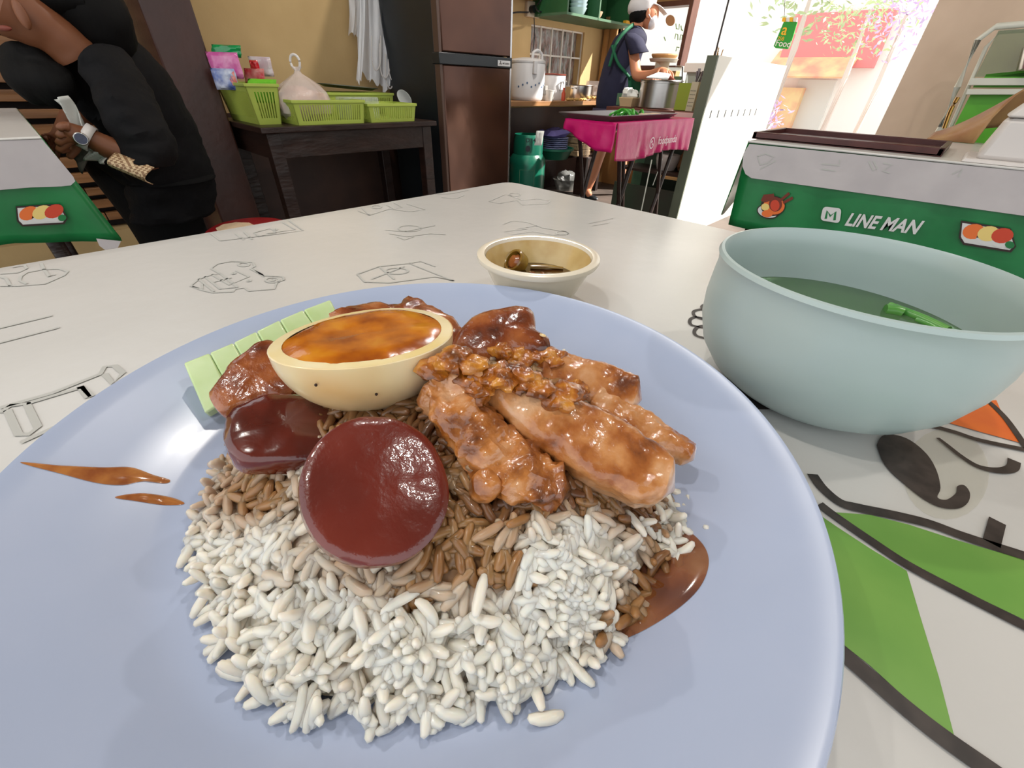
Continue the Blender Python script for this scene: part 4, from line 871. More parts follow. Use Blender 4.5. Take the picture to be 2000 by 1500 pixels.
# second smaller cooker
c = Xp(1082,190,-2.74)
c2k = thing('small_cooker', (-2.80,c.y+.04,WZ), 'smaller white cooker with wire clip handle right of the big rice cooker', 'rice cooker')
put('body', MB().lathe((-2.80,c.y+.04,0), [(0,WZ+.001),(.10,WZ+.001),(.108,WZ+.02),(.108,WZ+.17),(.100,WZ+.182),(0,WZ+.186)], 40), M_ck, c2k)
put('top_strip', MB().lathe((-2.80,c.y+.04,0), [(.111,WZ+.172),(.111,WZ+.182),(.0,WZ+.186)], 40), M_br, c2k)
h_ = Vector((-2.69,c.y+.05,WZ+.10)); put('wire_handle', MB().tube([h_+Vector((.0,-.04,-.03)),h_+Vector((.01,-.04,.03)),h_+Vector((.01,.0,.045)),h_+Vector((.01,.03,.03)),h_+Vector((0,.03,-.03))], .005, 8), M_steel, c2k)
c = Xp(1072,192,-2.60); tag(put('clear_cup', MB().lathe((c.x,c.y,0), [(0,WZ+.001),(.035,WZ+.001),(.045,WZ+.07),(.047,WZ+.07),(.047,WZ+.073),(.043,WZ+.072),(.034,WZ+.004),(0,WZ+.004)], 28), mat('milky_tub', (214,208,200), .3, alpha=.75)), 'milky plastic tub in front of the smaller cooker', 'container')
c = Xp(1100,192,-2.6); tag(put('sauce_bottle', MB().lathe((c.x,c.y,0), [(0,WZ+.001),(.016,WZ+.001),(.017,WZ+.05),(.008,WZ+.07),(.008,WZ+.09),(0,WZ+.09)], 16), mat('red_sauce', (170,60,30), .3)), 'little red-brown sauce bottle between small cooker and steel pot', 'bottle')
c = Xp(1133,198,-2.70); pt = thing('steel_pot', (c.x,c.y,WZ), 'shallow steel pot on the worktop below the barred window', 'pot')
k = MB().lathe((c.x,c.y,0), [(0,WZ+.001),(.098,WZ+.001),(.103,WZ+.008),(.103,WZ+.105),(.110,WZ+.110),(.108,WZ+.113),(.099,WZ+.108),(.098,WZ+.008),(0,WZ+.008)], 40)
put('pot_body', k, M_steel, pt)
for s_ in (-1,1): put('handle', MB().tube([(c.x+.02,c.y+s_*.103,WZ+.085),(c.x+.02,c.y+s_*.125,WZ+.09),(c.x-.02,c.y+s_*.125,WZ+.09),(c.x-.02,c.y+s_*.103,WZ+.085)], .004, 8), M_steel, pt)
M_gin = mat('ginger', (196,160,90), .6, col2=(170,130,70), scale=40, bump=.4)
rn = random.Random(5)
for i in range(12):
    c = Xp(1112+4.6*i, 199-rn.random()*3, -2.585); tag(put('garlic_piece', MB().ball((c.x-rn.random()*.02, c.y, WZ+.011+(.012 if i > 7 else 0)), (.016,0,0),(0,.018,0),(0,0,.0105), 10, 7, .5), M_gin), 'pale garlic or ginger piece on the worktop edge in front of the steel pot', 'vegetable', 'garlic pieces on the worktop')
pillow('plastic_bag', Xp(1160,175,-2.72)+Vector((0,.02,0)), RTH*.09, UP*.065, .04, M_film, 'clear crumpled plastic bag right of the steel pot', 'bag', nz=.3)
# outlet + cables
oc = Xp(1038,20,-2.995)
ot = thing('power_outlet', oc, 'cream wall power strip with black plug above the rice cooker', 'outlet')
put('plate', MB().box(XW, XW+.03, oc.y-.075, oc.y+.075, oc.z-.045, oc.z+.05), mat('cream_plastic', (206,190,168), .4), ot, bev=.005)
put('plug', MB().tube([(XW+.03,oc.y-.035,oc.z),(XW+.07,oc.y-.035,oc.z)], .024, 12), M_fb, ot)
put('socket_hole', MB().tube([(XW+.03,oc.y+.04,oc.z-.01),(XW+.032,oc.y+.04,oc.z-.01)], .012, 10), M_fb, ot)
k = MB().tube(catmull([Xp(1032,24,XW+.035), Xp(1026,24,-2.93), Xp(1010,24,-2.92), Xp(996,26,-2.92), Xp(975,28,XW+.003)],5), .006, 6); tag(put('power_cable', k, M_fb), 'black cable running left from the wall outlet towards the fridge', 'cable')
tag(put('power_cable', MB().tube(catmull([Xp(1043,34,-2.96), Xp(1044,70,-2.97), Xp(1040,110,-2.97), Xp(1040,150,-2.95)],6), .004, 6), M_fb), 'thin black cable hanging down the wall in front of the barred window', 'cable')
tag(put('power_cable', MB().tube(catmull([Xp(1050,8,XW+.004), Xp(1051,8,-2.9), Xp(1062,-4,-2.9), Xp(1074,8,-2.9), Xp(1068,22,-2.9), Xp(1052,22,-2.9), Xp(1046,12,-2.9)],6), .006, 6), M_fb), 'coiled black cable against the end of the green shelf', 'cable')
tag(put('power_cable', MB().tube(catmull([Xp(1052,26,-2.94), Xp(1060,14,-2.92), Xp(1061,-10,-2.92)],6), .006, 6), M_ck), 'pale cable rising from the outlet', 'cable')
# green shelf
gz = Xp(1048,35,XW).z; gx = -2.64; gy0 = 3.30
gs = thing('wall_shelf', (-2.82, 3.8, gz), 'green open wall cupboard holding stacked bowls above the window', 'shelf')
put('bottom_board', MB().box(XW+.001, gx, gy0, YW-.01, gz, gz+.016), M_green2, gs, smooth=False)
put('back_board', MB().box(XW+.001, XW+.012, gy0, YW-.01, gz+.016, gz+.42), M_green, gs, smooth=False)
for i, y in enumerate((gy0, gy0+.42, YW-.03)): put('side_board', MB().box(XW+.012, gx, y, y+.014, gz+.016, gz+.42), M_green, gs, smooth=False)
for y in (gy0-.001, gy0+.419, YW-.031): put('edge_strip', MB().box(gx, gx+.003, y, y+.016, gz, gz+.42), M_green2, gs, smooth=False)
put('top_board', MB().box(XW+.001, gx, gy0, YW-.01, gz+.42, gz+.436), M_green, gs, smooth=False)
M_bb = mat('blue_white_bowl', (190,208,214), .3)
bp_ = [(0,0),(.035,0),(.055,.02),(.072,.052),(.074,.056),(.070,.054),(.052,.022),(0,.006)]
sc_ = Xp(1128,30,-2.78)
src = None
for i in range(6):
    z = gz+.018+.024*i; lab = 'pale blue bowl stacked on the green shelf, ' + ['lowest of the stack','second from the bottom','third from the bottom','fourth from the bottom','fifth from the bottom','topmost of the stack'][i]
    tag(put('stacked_bowl', MB().lathe((-2.78, sc_.y, z), bp_, 32), M_bb), lab, 'bowl', 'bowls stacked on the green shelf')
c = Xp(1163,38,-2.74); tag(put('small_bowl', MB().lathe((-2.74,c.y,gz+.017), [(0,0),(.028,0),(.05,.03),(.056,.05),(.052,.05),(.03,.008),(0,.006)], 28), mat('peach_bowl', (206,170,140), .35)), 'small peach bowl in the right part of the green shelf', 'bowl')
c = Xp(1196,50,-2.70); tag(put('yellow_pack', MB().box(-2.72,-2.68,YW-.13,YW-.06,gz+.017,gz+.045), mat('yellow_pack', (230,170,40), .5), bev=.004), 'small yellow packet at the right end of the green shelf', 'packet')
tag(put('wall_box', MB().box(XW+.001, -2.86, 2.95, 3.24, Xp(1020,0,-3).z-.0, Xp(1020,0,-3).z+.15), M_plank, bev=.004, smooth=False), 'wooden box shelf on the wall left of the green cupboard', 'shelf')
# gas cylinder etc
c = Xp(1030,390,-2.58); gx_, gy_ = -2.60, c.y
gc = thing('gas_cylinder', (gx_,gy_,0), 'green gas cylinder with a ventilated collar beside the fridge', 'gas cylinder')
M_gas = mat('gas_green', (20,96,74), .3, col2=(16,84,66), scale=6, bump=.05)
put('tank', MB().lathe((gx_,gy_,0), [(0,.02),(.12,.02),(.15,.06),(.152,.10),(.152,.33),(.148,.37),(.125,.405),(.08,.42),(0,.425)], 48), M_gas, gc)
put('foot_ring', MB().lathe((gx_,gy_,0), [(.12,0),(.125,0),(.125,.04),(.12,.04),(.12,0)], 40), M_gas, gc)
put('collar', MB().lathe((gx_,gy_,0), [(.118,.40),(.122,.40),(.122,.52),(.112,.545),(.105,.545),(.114,.52),(.118,.40)], 48), M_gas, gc)
a = math.atan2(-gy_, -gx_); hc = Vector((gx_+.122*cos(a), gy_+.122*sin(a), .455)); er = Vector((cos(a),sin(a),0)); et = Vector((-sin(a),cos(a),0))
put('collar_hole', MB().poly([hc + er*.001 + et*.02*cos(t*pi/8)+UP*.022*sin(t*pi/8) for t in range(16)], er*.002), M_fb, gc, smooth=False)
put_text('stencil', 'D.14', M_fb, gc, hc + er*.0035 + UP*.045+et*.02, et, UP, .04, bold=.02)
k = MB(); pc_ = hc + er*.032 - UP*.2
k.ribbon([pc_+et*.06+UP*.05, pc_-et*.06+UP*.05, pc_-et*.06-UP*.10, pc_+et*.06-UP*.10], .003, er, True); put('stencil_frame', k, M_green2, gc, smooth=False, nofix=True)
pillow('paper_slip', hc+UP*.075+et*.085, et*.03, UP*.05+et*.006, .003, mat('paper_white', (206,206,200), .7), 'white cloth slip draped over the gas cylinder collar', 'cloth')
# plates in green basket, beige boxes, purple cloth on lower shelf
c = Xp(1090,290,-2.62); bx, by = -2.66, c.y
bz = .331
M_gb = mat('dark_green_plastic', (22,92,70), .35, bump=.3, bscale=60)
gb = thing('round_basket', (bx,by,bz), 'dark green round basket under the worktop holding plates', 'basket')
k = MB().lathe((bx,by,0), [(0,bz+.001),(.12,bz+.001),(.155,bz+.06),(.165,bz+.078),(.170,bz+.08),(.168,bz+.084),(.158,bz+.082),(.118,bz+.006),(0,bz+.006)], 48); put('basket_body', k, M_gb, gb)
put('rim', MB().lathe((bx,by,0), [(.160,bz+.070),(.174,bz+.072),(.174,bz+.088),(.160,bz+.088),(.160,bz+.070)], 48), M_gb, gb)
M_pl = mat('lavender_plate', (150,160,200), .3)
for i in range(9):
    z = bz+.03+.0155*i; tag(put('stacked_plate', MB().lathe((bx,by,z), [(0,0),(.07,0),(.115,.010),(.118,.012),(.115,.014),(.07,.004),(0,.004)], 32), M_pl), 'lavender plate in the dark green basket, ' + ['lowest','second lowest','third from the bottom','fourth from the bottom','middle one','fourth from the top','third from the top','second from the top','topmost'][i] + ' of the stack', 'plate', 'plates in the dark green basket')
pillow('purple_cloth', (bx-.02,by-.02,bz+.195), (.11,.0,0), (0,.12,.01), .03, mat('purple_cloth', (92,84,140), .8, bump=.5), 'crumpled purple cloth lying on the stacked plates', 'cloth', nz=.3)
M_bxs = mat('beige_bundle', (150,128,96), .7, col2=(112,92,66), scale=40, bump=.4)
c = Xp(1122,285,-2.60)
for i in range(4):
    tag(put('beige_bundle', MB().box(-2.82,-2.58,c.y+.03,c.y+.24,bz+.001+.052*i,bz+.050+.052*i), M_bxs, bev=.008), 'beige wrapped food bundle right of the plates, ' + ['lowest','second','third','topmost'][i] + ' of the pile', 'bundle', 'beige bundles under the worktop')
c = Xp(1138,290,-2.56); tag(put('glass_jar', MB().lathe((-2.56,c.y+.06,bz+.001), [(0,0),(.03,0),(.03,.10),(.022,.12),(0,.12)], 20), mat('jar_glass', (150,130,110), .15, alpha=.6)), 'dim glass jar beside the beige bundles', 'jar')
tag(put('jar_stand', MB().box(-2.62,-2.50,c.y,c.y+.12,.0,bz), M_dark, bev=.003), 'dark wooden block under the glass jar', 'stand')
# basin on the floor
c = Zp(1104,366,.02); fb = thing('plastic_basin', (c.x,c.y,0), 'translucent plastic basin with a crumpled bag on the kitchen floor', 'basin')
put('basin', MB().lathe((c.x,c.y,0), [(0,.002),(.09,.002),(.13,.10),(.14,.10),(.14,.105),(.126,.104),(.086,.008),(0,.008)], 32), mat('smoky_tub', (130,128,122), .3, alpha=.6), fb)
put('crumpled_film', MB().ball((c.x,c.y,.11), (.08,0,0),(0,.08,0),(0,0,.07), 16, 10, .6), mat('film_dark', (150,150,146), .2, alpha=.5, bump=.5, bscale=20), fb)

# ================================================================== STALL COUNTER (a ~ 3.0)
CY = 3.0
M_cb = mat('counter_edge', (104,60,48), .45, col2=(92,50,40), scale=10)
ca = Yp(1187,207,CY); cb = Yp(1370,226,CY); cz = .762
M_dg = mat('stall_dark_green', (46,62,44), .6, col2=(52,50,40), scale=3)
sf = thing('food_stall', (-1.6,3.4,0), 'stall cabinet with white sunlit side and dark green front at the doorway', 'stall')
xs = -1.235; zt_ = 1.035
put('counter_board', MB().box(-1.97, xs-.012, CY, 3.62, cz-.04, cz), M_cb, sf, smooth=False, bev=.003)
put('pink_end_block', MB().box(-1.44, xs-.02, CY-.012, CY+.05, cz-.052, cz-.006), mat('pale_pink_tile', (214,170,166), .5), sf, smooth=False, bev=.002)
put('side_panel', MB().box(xs-.012, xs+.012, 2.93, 4.2, 0, zt_), mat('stall_panel', (222,218,208), .45), sf, smooth=False)
put('front_edge', MB().box(xs-.05, xs+.012, 2.915, 2.93, 0, zt_), mat('stall_edge_green', (92,98,82), .5), sf, smooth=False)
put('lower_front', MB().box(-1.75, xs-.012, 3.30, 3.32, 0, .70), M_dg, sf, smooth=False)
put('lower_board', MB().box(-1.80, xs-.012, 3.02, 3.30, .385, .40), M_dark, sf, smooth=False)
put('lower_board', MB().box(-1.46, xs-.05, 2.985, 3.02, .372, .386), M_plank, sf, smooth=False)
put('lower_green_front', MB().box(-1.80, xs-.012, 2.99, 3.01, 0, .30), M_dg, sf, smooth=False)
put('back_board', MB().box(-2.0, -1.75, 3.60, 3.62, 0, .95), M_green2, sf, smooth=False)
for i in range(8):
    y = 3.02+.115*i; put('vent_slot', MB().box(xs+.0122, xs+.0135, y, y+.014, .735, .775), M_fb, sf, smooth=False)
put('glass_post', MB().tube([(xs-.02,2.945,zt_),(xs-.02,2.945,1.75)], .005, 8), M_dark, sf)
put('glass_shelf', MB().box(-1.9, xs-.03, 3.66, 4.1, zt_-.05, zt_-.03), mat('stall_glass', (214,224,220), .05, alpha=.35, spec=.9), sf, smooth=False)
put('inner_box', MB().box(-1.72, xs-.03, 3.62, 3.66, cz, zt_-.02), mat('grey_green_box', (150,160,150), .5), sf, smooth=False, bev=.004)
put('inner_box_top', MB().box(-1.74, xs-.03, 3.60, 3.68, zt_-.06, zt_-.005), M_white, sf, smooth=False, bev=.004)
# straw things and bucket on the lower board
c = Yp(1300,330,3.16); pc2 = thing('wrapped_bucket', (c.x,3.16,.40), 'white bucket wrapped in clear plastic on the low shelf under the stall', 'bucket')
put('bucket', MB().lathe((c.x,3.16,0), [(0,.401),(.058,.401),(.075,.49),(.078,.49),(.078,.497),(0,.497)], 32), mat('bucket_white', (176,168,164), .3), pc2)
put('film_cover', MB().lathe((c.x,3.16,0), [(0,.503),(.06,.504),(.082,.498),(.083,.47),(.07,.42),(.065,.405)], 20), M_film, pc2)
tag(put('straw_broom_head', MB().ball((c.x+.095,3.2,.47), (.025,0,0),(0,.03,0),(.01,0,.066), 12, 10, .5), mat('straw', (120,76,44), .9, bump=.6, bscale=90, stretch=(1,1,.2))), 'brown straw bundle right of the wrapped bucket', 'broom')
# pot, box, utensils
def onc(px, py, y): return Yp(px, py, y)
c = onc(1283,203,3.13); r = .135
sp_ = thing('stock_pot', (c.x,3.14,cz), 'large shiny steel pot on the stall counter in front of the cook', 'pot')
put('pot_body', MB().lathe((c.x,3.14,0), [(0,cz+.001),(r-.006,cz+.001),(r,cz+.008),(r,cz+.150),(r+.006,cz+.154),(r+.004,cz+.158),(r-.004,cz+.154),(r-.005,cz+.01),(0,cz+.01)], 56), M_steel, sp_)
put('rim_band', MB().lathe((c.x,3.14,0), [(r+.001,cz+.140),(r+.004,cz+.141),(r+.004,cz+.146),(r+.001,cz+.147)], 56), M_steel, sp_)
tag(put('cooking_broth', MB().lathe((c.x,3.14,0), [(0,cz+.125),(r-.007,cz+.125),(r-.007,cz+.012),(0,cz+.012)], 40), mat('brown_broth', (110,74,50), .3)), 'brown contents filling the large steel pot', 'food')
PX_ = c.x
cbz = cz
k = MB().poly([Vector((PX_-.10,3.10,cz+.165)), Vector((PX_+.10,3.02,cz+.158)), Vector((PX_+.02,3.2,cz+.185)), Vector((PX_-.07,3.2,cz+.195))], Vector((0,0,.008)))
tag(put('cutting_board', k, mat('board_white', (206,212,214), .4), smooth=False, bev=.002), 'white cutting sheet lying across the top of the large pot', 'board')
c = onc(1229,203,3.10)
bx_ = thing('food_box', (c.x,3.10,cz), 'tan food box with crumpled white paper left of the large pot', 'box')
put('box', frus(MB(), c.x, 3.10, cz+.001, cz+.055, .045,.05, .056,.06), mat('kraft', (188,160,122), .6), bx_, smooth=False, bev=.003)
put('paper', MB().ball((c.x-.01,3.10,cz+.07), (.052,0,0),(0,.05,0),(0,0,.036), 14, 9, .7), mat('paper_white', (226,226,220), .6), bx_)
c = onc(1205,200,3.2); tag(put('green_board', MB().box(c.x-.02,c.x+.10,3.22,3.235,cz+.001,cz+.075), M_green2, smooth=False, bev=.002), 'small green board standing behind the tan food box', 'board')
a = onc(1317,203,3.03); b = onc(1350,160,3.03)
nt_ = thing('lime_holder', (a.x+.035,3.06,cz), 'lime green box holding utensils right of the large pot', 'holder')
k = MB(); hx0, hx1 = onc(1318,203,3.03).x, onc(1345,203,3.03).x
for b_ in ((hx0,hx1,3.03,3.034),(hx0,hx1,3.096,3.10),(hx0,hx0+.004,3.034,3.096),(hx1-.004,hx1,3.034,3.096)): k.box(*b_, cz+.001, cz+.145)
k.box(hx0,hx1,3.03,3.10,cz+.001,cz+.004); put('box', k, mat('olive_lime_box', (134,146,48), .45), nt_, smooth=False, nofix=True)
def utensil(px, py, x0, y0, ln, rr, m, lab, cat, grp=None, lean=(0,0), nm='utensil'):
    p = Vector((x0,y0,cz+.008)); q = Yp(px,py,y0); tag(put(nm, MB().tube([p, q], rr, 8), m), lab, cat, grp)
utensil(1333,130,(hx0+hx1)/2-.01,3.065,.2,.004,M_dark,'thin dark skewer rising from the lime holder','utensil')
utensil(1342,146,(hx0+hx1)/2+.012,3.065,.2,.006,M_clear,'clear plastic straw standing in the lime holder','utensil')
# steel perforated holders
for j,(pa,pb,mm,lab,tp_) in enumerate((((1350,206),(1362,160),mat('holder_steel', (206,196,170), .3, metal=.4),'leaning perforated steel knife holder right of the lime box',.0),((1367,208),(1380,162),mat('holder_gold', (196,176,90), .35, metal=.4),'yellowish holder full of wooden skewers at the counter end',.0))):
    A_ = Yp(*pa, 3.045); B_ = Yp(*pb, 3.045); A_.z = cz+.002
    t = thing('utensil_holder', A_, lab, 'holder'); d = (B_-A_); e = Vector((.021,0,0)); k = MB()
    y0, y1 = 3.03, 3.075
    for s_ in (-1,1):
        k.obox((A_+B_)/2+e*s_+Vector((0,.0,0)), Vector((.0015,0,0)), Vector((0,.022,0)), d/2); 
    for yy in (-.022,.022): k.obox((A_+B_)/2+Vector((0,yy,0)), e, Vector((0,.0015,0)), d/2)
    put('holder_body', k, mm, t, smooth=False, nofix=True)
    if j == 0:
        for rI in range(5):
            for cI in range(5):
                pc_ = A_ + d*(.18+.13*rI) + e*(-.7+.35*cI) + Vector((0,-.0238,0)); put('hole', MB().poly([pc_+Vector((.0022*cos(t_*pi/3),0,.0026*sin(t_*pi/3))) for t_ in range(6)], Vector((0,-.0005,0))), M_fb, t, smooth=False)
    for i in range(6 if j == 0 else 14):
        rn2 = random.Random(i+10*j); off = Vector((rn2.uniform(-.012,.012), rn2.uniform(-.012,.012), 0)); ln = rn2.uniform(1.25,1.5) if j == 0 else rn2.uniform(1.7,2.2)
        tip = A_ + d*ln + off*1.5 + Vector((rn2.uniform(-.01,.03),0,0))
        if j == 0: tag(put('knife', MB().tube([A_+off+d*.2, A_+off+d*1.0, tip], [.004,.006,.008], 8, flat=.5), mat('knife_handle', (120,110,112), .3, metal=.5)), 'knife or spoon with dull grey handle in the perforated steel holder', 'utensil', 'utensils in the steel holder')
        else: tag(put('skewer', MB().tube([A_+off+d*.1, tip], .0028, 6), mat('bamboo', (176,134,78), .6)), 'thin bamboo skewer in the yellowish holder', 'skewer', 'bamboo skewers')
wl = thing('weighing_ladle', (Yp(1380,215,3.02).x,3.02,cz), 'bent silver rod hanging at the right end of the counter', 'utensil'); put('rod', MB().tube(catmull([Yp(1376,160,3.0),Yp(1381,156,3.0),Yp(1382,175,3.0),Yp(1374,206,3.0)],5), .003, 6), M_steel, wl)
# sieve and stone bowl behind
c = Yp(1295,85,3.72); sv = thing('steamer_basket', (c.x,3.78,cz+.2), 'round steamer rack behind the pot near the open window', 'steamer')
zz = Yp(1295,121,3.78).z; put('tray', MB().lathe((c.x,3.78,0), [(0,zz),(.10,zz),(.112,zz+.018),(.108,zz+.02),(0,zz+.010)], 36), mat('stone_grey', (160,150,138), .6), sv); put('sieve', MB().lathe((c.x,3.78,0), [(.085,zz+.02),(.100,zz+.04),(.098,zz+.048),(.090,zz+.045),(0,zz+.02)], 36), mat('rattan', (184,140,88), .6, bump=.4, bscale=80), sv)
put('stand', MB().tube([(c.x,3.78,cz),(c.x,3.78,zz)], .05, 16), mat('stone_beige', (176,160,140), .7), sv)
tag(put('rear_counter', MB().box(-2.02,-1.26,3.68,3.98,cz-.03,cz), M_plank, smooth=False), 'plywood ledge behind the counter carrying the steamer rack', 'ledge')

# ================================================================== PINK TABLE
x0, x1, y0, y1, pz = -1.52, -1.215, 1.96, 2.78, .742
pt = thing('folding_table', (-1.37,2.37,0), 'narrow folding table under the pink cloth', 'table')
put('tabletop', MB().box(x0+.01,x1-.01,y0+.01,y1-.01,pz-.025,pz-.003), MC['table_board'], pt, smooth=False)
for ya, yb in ((y0+.08,y0+.30),(y1-.30,y1-.08)):
    for x in (x0+.03, x1-.03):
        put('leg', MB().tube([(x,ya,0),(x,yb,pz-.03)], .011, 10), M_dark, pt); put('leg', MB().tube([(x,yb,0),(x,ya,pz-.03)], .011, 10), M_dark, pt)
M_pink = mat('pink_vinyl', (206,26,110), .3, col2=(190,18,98), scale=12, bump=.15, bscale=20)
pcth = thing('tablecloth', (-1.37,2.37,.6), 'shiny pink cloth with white lettering over the narrow folding table', 'tablecloth')
put('cloth_top', MB().box(x0,x1,y0,y1,pz-.003,pz), M_pink, pcth, bev=.002)
drop = .155
def pfx(u, v): # +x face
    y = y0 + (y1-y0)*u; f = (.010*noise.noise(Vector((u*22, v*1.5, 0)))+.006*sin(u*60))*v*(u > .25); return Vector((x1 + .004 + f + .012*v, y, pz-.001 - (drop + .012*sin(u*7))*v))
def pfy(u, v): # -y face
    x = x1 + (x0-x1)*u; dd = drop*(.45+.55*min(1,max(0,1-abs(u-.0)*1.0)))*(1.0 if u < .2 else 1-.5*(u-.2)) ; dd = drop*(.78 - .5*max(0,u-.3)/.7); return Vector((x, y0 - .003 - .02*v*noise.noise(Vector((u*4,v,2))) - .01*v, pz-.001 - dd*v))
put('cloth_drop', MB().grid(pfx, 70, 12), M_pink, pcth, sol=.0012); put('cloth_drop', MB().grid(pfy, 30, 8), M_pink, pcth, sol=.0012)
xf = x1+.030; M_pw = mat('print_pale', (240,214,222), .5)
put_text('lettering', 'foodpanda', M_pw, pcth, Vector((xf+.004, 2.44, pz-.105)), EY, UP, .050, bold=.012)
k = MB(); cc_ = Vector((xf+.004, 2.27, pz-.095)); k.ribbon([cc_ + EY*.021*cos(t*pi/10)+UP*.024*sin(t*pi/10) for t in range(20)], .006, EX, True)
k.add([cc_+EY*.008*cos(t*pi/4)-EY*.004+UP*.007*sin(t*pi/4)+UP*.006 for t in range(8)], [tuple(range(8))]); k.add([cc_+EY*.006*cos(t*pi/4)+EY*.006+UP*.005*sin(t*pi/4)-UP*.006 for t in range(8)], [tuple(range(8))])
put('logo_badge', k, M_pw, pcth, smooth=False, nofix=True)
# tray on it
M_tr2 = mat('pewter_tray', (120,110,108), .3, metal=.6)
ty = thing('metal_tray', (-1.38,2.28,pz), 'long thin metal tray with greens lying on the pink cloth', 'tray')
k = MB(); a0,a1,b0,b1 = -1.56,-1.245,1.95,2.62
put('tray_base', MB().box(a0+.03,a1-.03,b0+.03,b1-.03,pz+.0005,pz+.004), M_tr2, ty, smooth=False)
k.add([(a0+.03,b0+.03,pz+.001),(a1-.03,b0+.03,pz+.001),(a1-.03,b1-.03,pz+.001),(a0+.03,b1-.03,pz+.001),(a0,b0,pz+.024),(a1,b0,pz+.024),(a1,b1,pz+.024),(a0,b1,pz+.024)], [(0,1,5,4),(1,2,6,5),(2,3,7,6),(3,0,4,7)])
put('tray_wall', k, M_tr2, ty, smooth=False, sol=.003)
for i in range(3): tag(put('tofu_block', MB().box(-1.33,-1.285,2.34+.06*i,2.39+.06*i,pz+.005,pz+.024), mat('tofu', (200,176,150), .6), bev=.004), 'pale block lying near the sunny end of the metal tray', 'food', 'pale blocks on the tray')
M_lf = mat('leafy_green', (36,130,34), .3, col2=(80,176,60), scale=40); rn = random.Random(4)
c = Xp(1225,228,-1.40)
for i in range(12):
    p = c + Vector((rn.uniform(-.06,.06), rn.uniform(-.06,.08), 0)); p.z = pz+.008; h = rn.uniform(.012,.03); d = Vector((rn.uniform(-1,1),rn.uniform(-1,1),0)).normalized()*.05
    tag(put('greens_stalk', MB().tube(catmull([p-d, p-d*.3+UP*h, p+d*.4+UP*h*.9, p+d], 4), [.003]+[.006]*11+[.003], 7), M_lf), 'glossy green vegetable stalk heaped on the metal tray', 'vegetable', 'green stalks on the tray')
# thin white cord/pole under pink table
tag(put('white_rod', MB().tube([Xp(1273,312,-1.19), Vector((-1.19, Xp(1273,312,-1.19).y, .0))], .0035, 6), M_frame), 'thin white upright rod under the pink table edge', 'rod')
tag(put('white_rod', MB().tube([Xp(1294,310,-1.25), Xp(1275,362,-1.25)], .0025, 6), M_frame), 'short slanting white rod beside the upright one', 'rod')

# ================================================================== PEOPLE
def skin(name, verts, edges, root, m, parent, sub=2):
    me = bpy.data.meshes.new(name); base = Vector(parent['_loc'])
    keys = list(verts); me.from_pydata([Vector(verts[k_][0])-base for k_ in keys], [(keys.index(a), keys.index(b)) for a, b in edges], [])
    me.materials.append(m); o = bpy.data.objects.new(name, me); COL.objects.link(o); o.parent = parent; o['_loc'] = list(base)
    md = o.modifiers.new('skin', 'SKIN'); md.use_smooth_shade = True
    for i, k_ in enumerate(keys):
        r_ = verts[k_][1]; sv_ = me.skin_vertices[0].data[i]; sv_.radius = (r_, r_) if not isinstance(r_, tuple) else r_; sv_.use_root = (k_ == root)
    u_ = o.modifiers.new('u', 'SUBSURF'); u_.levels = u_.render_levels = sub
    return o
def hand(verts, edges, w_, palm_c, fdir, side, up, wname, sc=1, curl=.5, pre='h'):
    """adds palm + five fingers as chains to a skin skeleton"""
    f, s_, u = fdir.normalized(), side.normalized(), up.normalized()
    verts[pre+'p'] = (palm_c, .024*sc); edges.append((wname, pre+'p'))
    for i, (off, ln) in enumerate(((-.030,.066),(-.010,.074),(.010,.070),(.029,.056))):
        b = palm_c + f*.036*sc + s_*off*sc; verts[f'{pre}k{i}'] = (b, .0105*sc); edges.append((pre+'p', f'{pre}k{i}'))
        d1 = (f*cos(curl*.5)-u*sin(curl*.5)); d2 = (f*cos(curl*1.4)-u*sin(curl*1.4)); d3 = (f*cos(curl*2.3)-u*sin(curl*2.3))
        p1 = b + d1*ln*.45*sc; p2 = p1 + d2*ln*.32*sc; p3 = p2 + d3*ln*.25*sc
        for j, (p_, r_) in enumerate(((p1,.0085),(p2,.0078),(p3,.0065))): verts[f'{pre}f{i}{j}'] = (p_, r_*sc); edges.append((f'{pre}k{i}' if j == 0 else f'{pre}f{i}{j-1}', f'{pre}f{i}{j}'))
    t0 = palm_c - f*.012*sc - s_*.030*sc; t1 = t0 + (f*.6 - s_*.6 - u*.35).normalized()*.034*sc; t2 = t1 + (f*.85 - s_*.15 - u*.4).normalized()*.03*sc
    for nme, p_, r_, pr in (('t0',t0,.013,'p'),('t1',t1,.0105,'t0'),('t2',t2,.008,'t1')): verts[pre+nme] = (p_, r_*sc); edges.append((pre+pr, pre+nme))
def loft(rings, n=28):
    """rings: (center Vector, axis a (Vector), axis b (Vector))"""
    k = MB(); A3 = [catmull([r_[i] for r_ in rings], 6) for i in range(3)]; rings = list(zip(*A3))
    for c, a, b in rings: k.v += [c + a*cos(2*pi*i/n) + b*sin(2*pi*i/n) for i in range(n)]
    R = len(rings); k.f = [(j*n+i, j*n+(i+1)%n, (j+1)*n+(i+1)%n, (j+1)*n+i) for j in range(R-1) for i in range(n)]
    return k
M_skin = mat('skin_tan', (186,124,92), .5, sss=.15); M_skin2 = mat('skin_brown', (116,70,44), .5, sss=.12)
M_navy = mat('navy_cotton', (34,34,58), .85, col2=(28,28,50), scale=10, bump=.15); M_hair = mat('black_hair', (7,6,6), .75, spec=.2, bump=.4, bscale=60, stretch=(1,1,.15))
M_short = mat('grey_shorts', (62,56,76), .8)
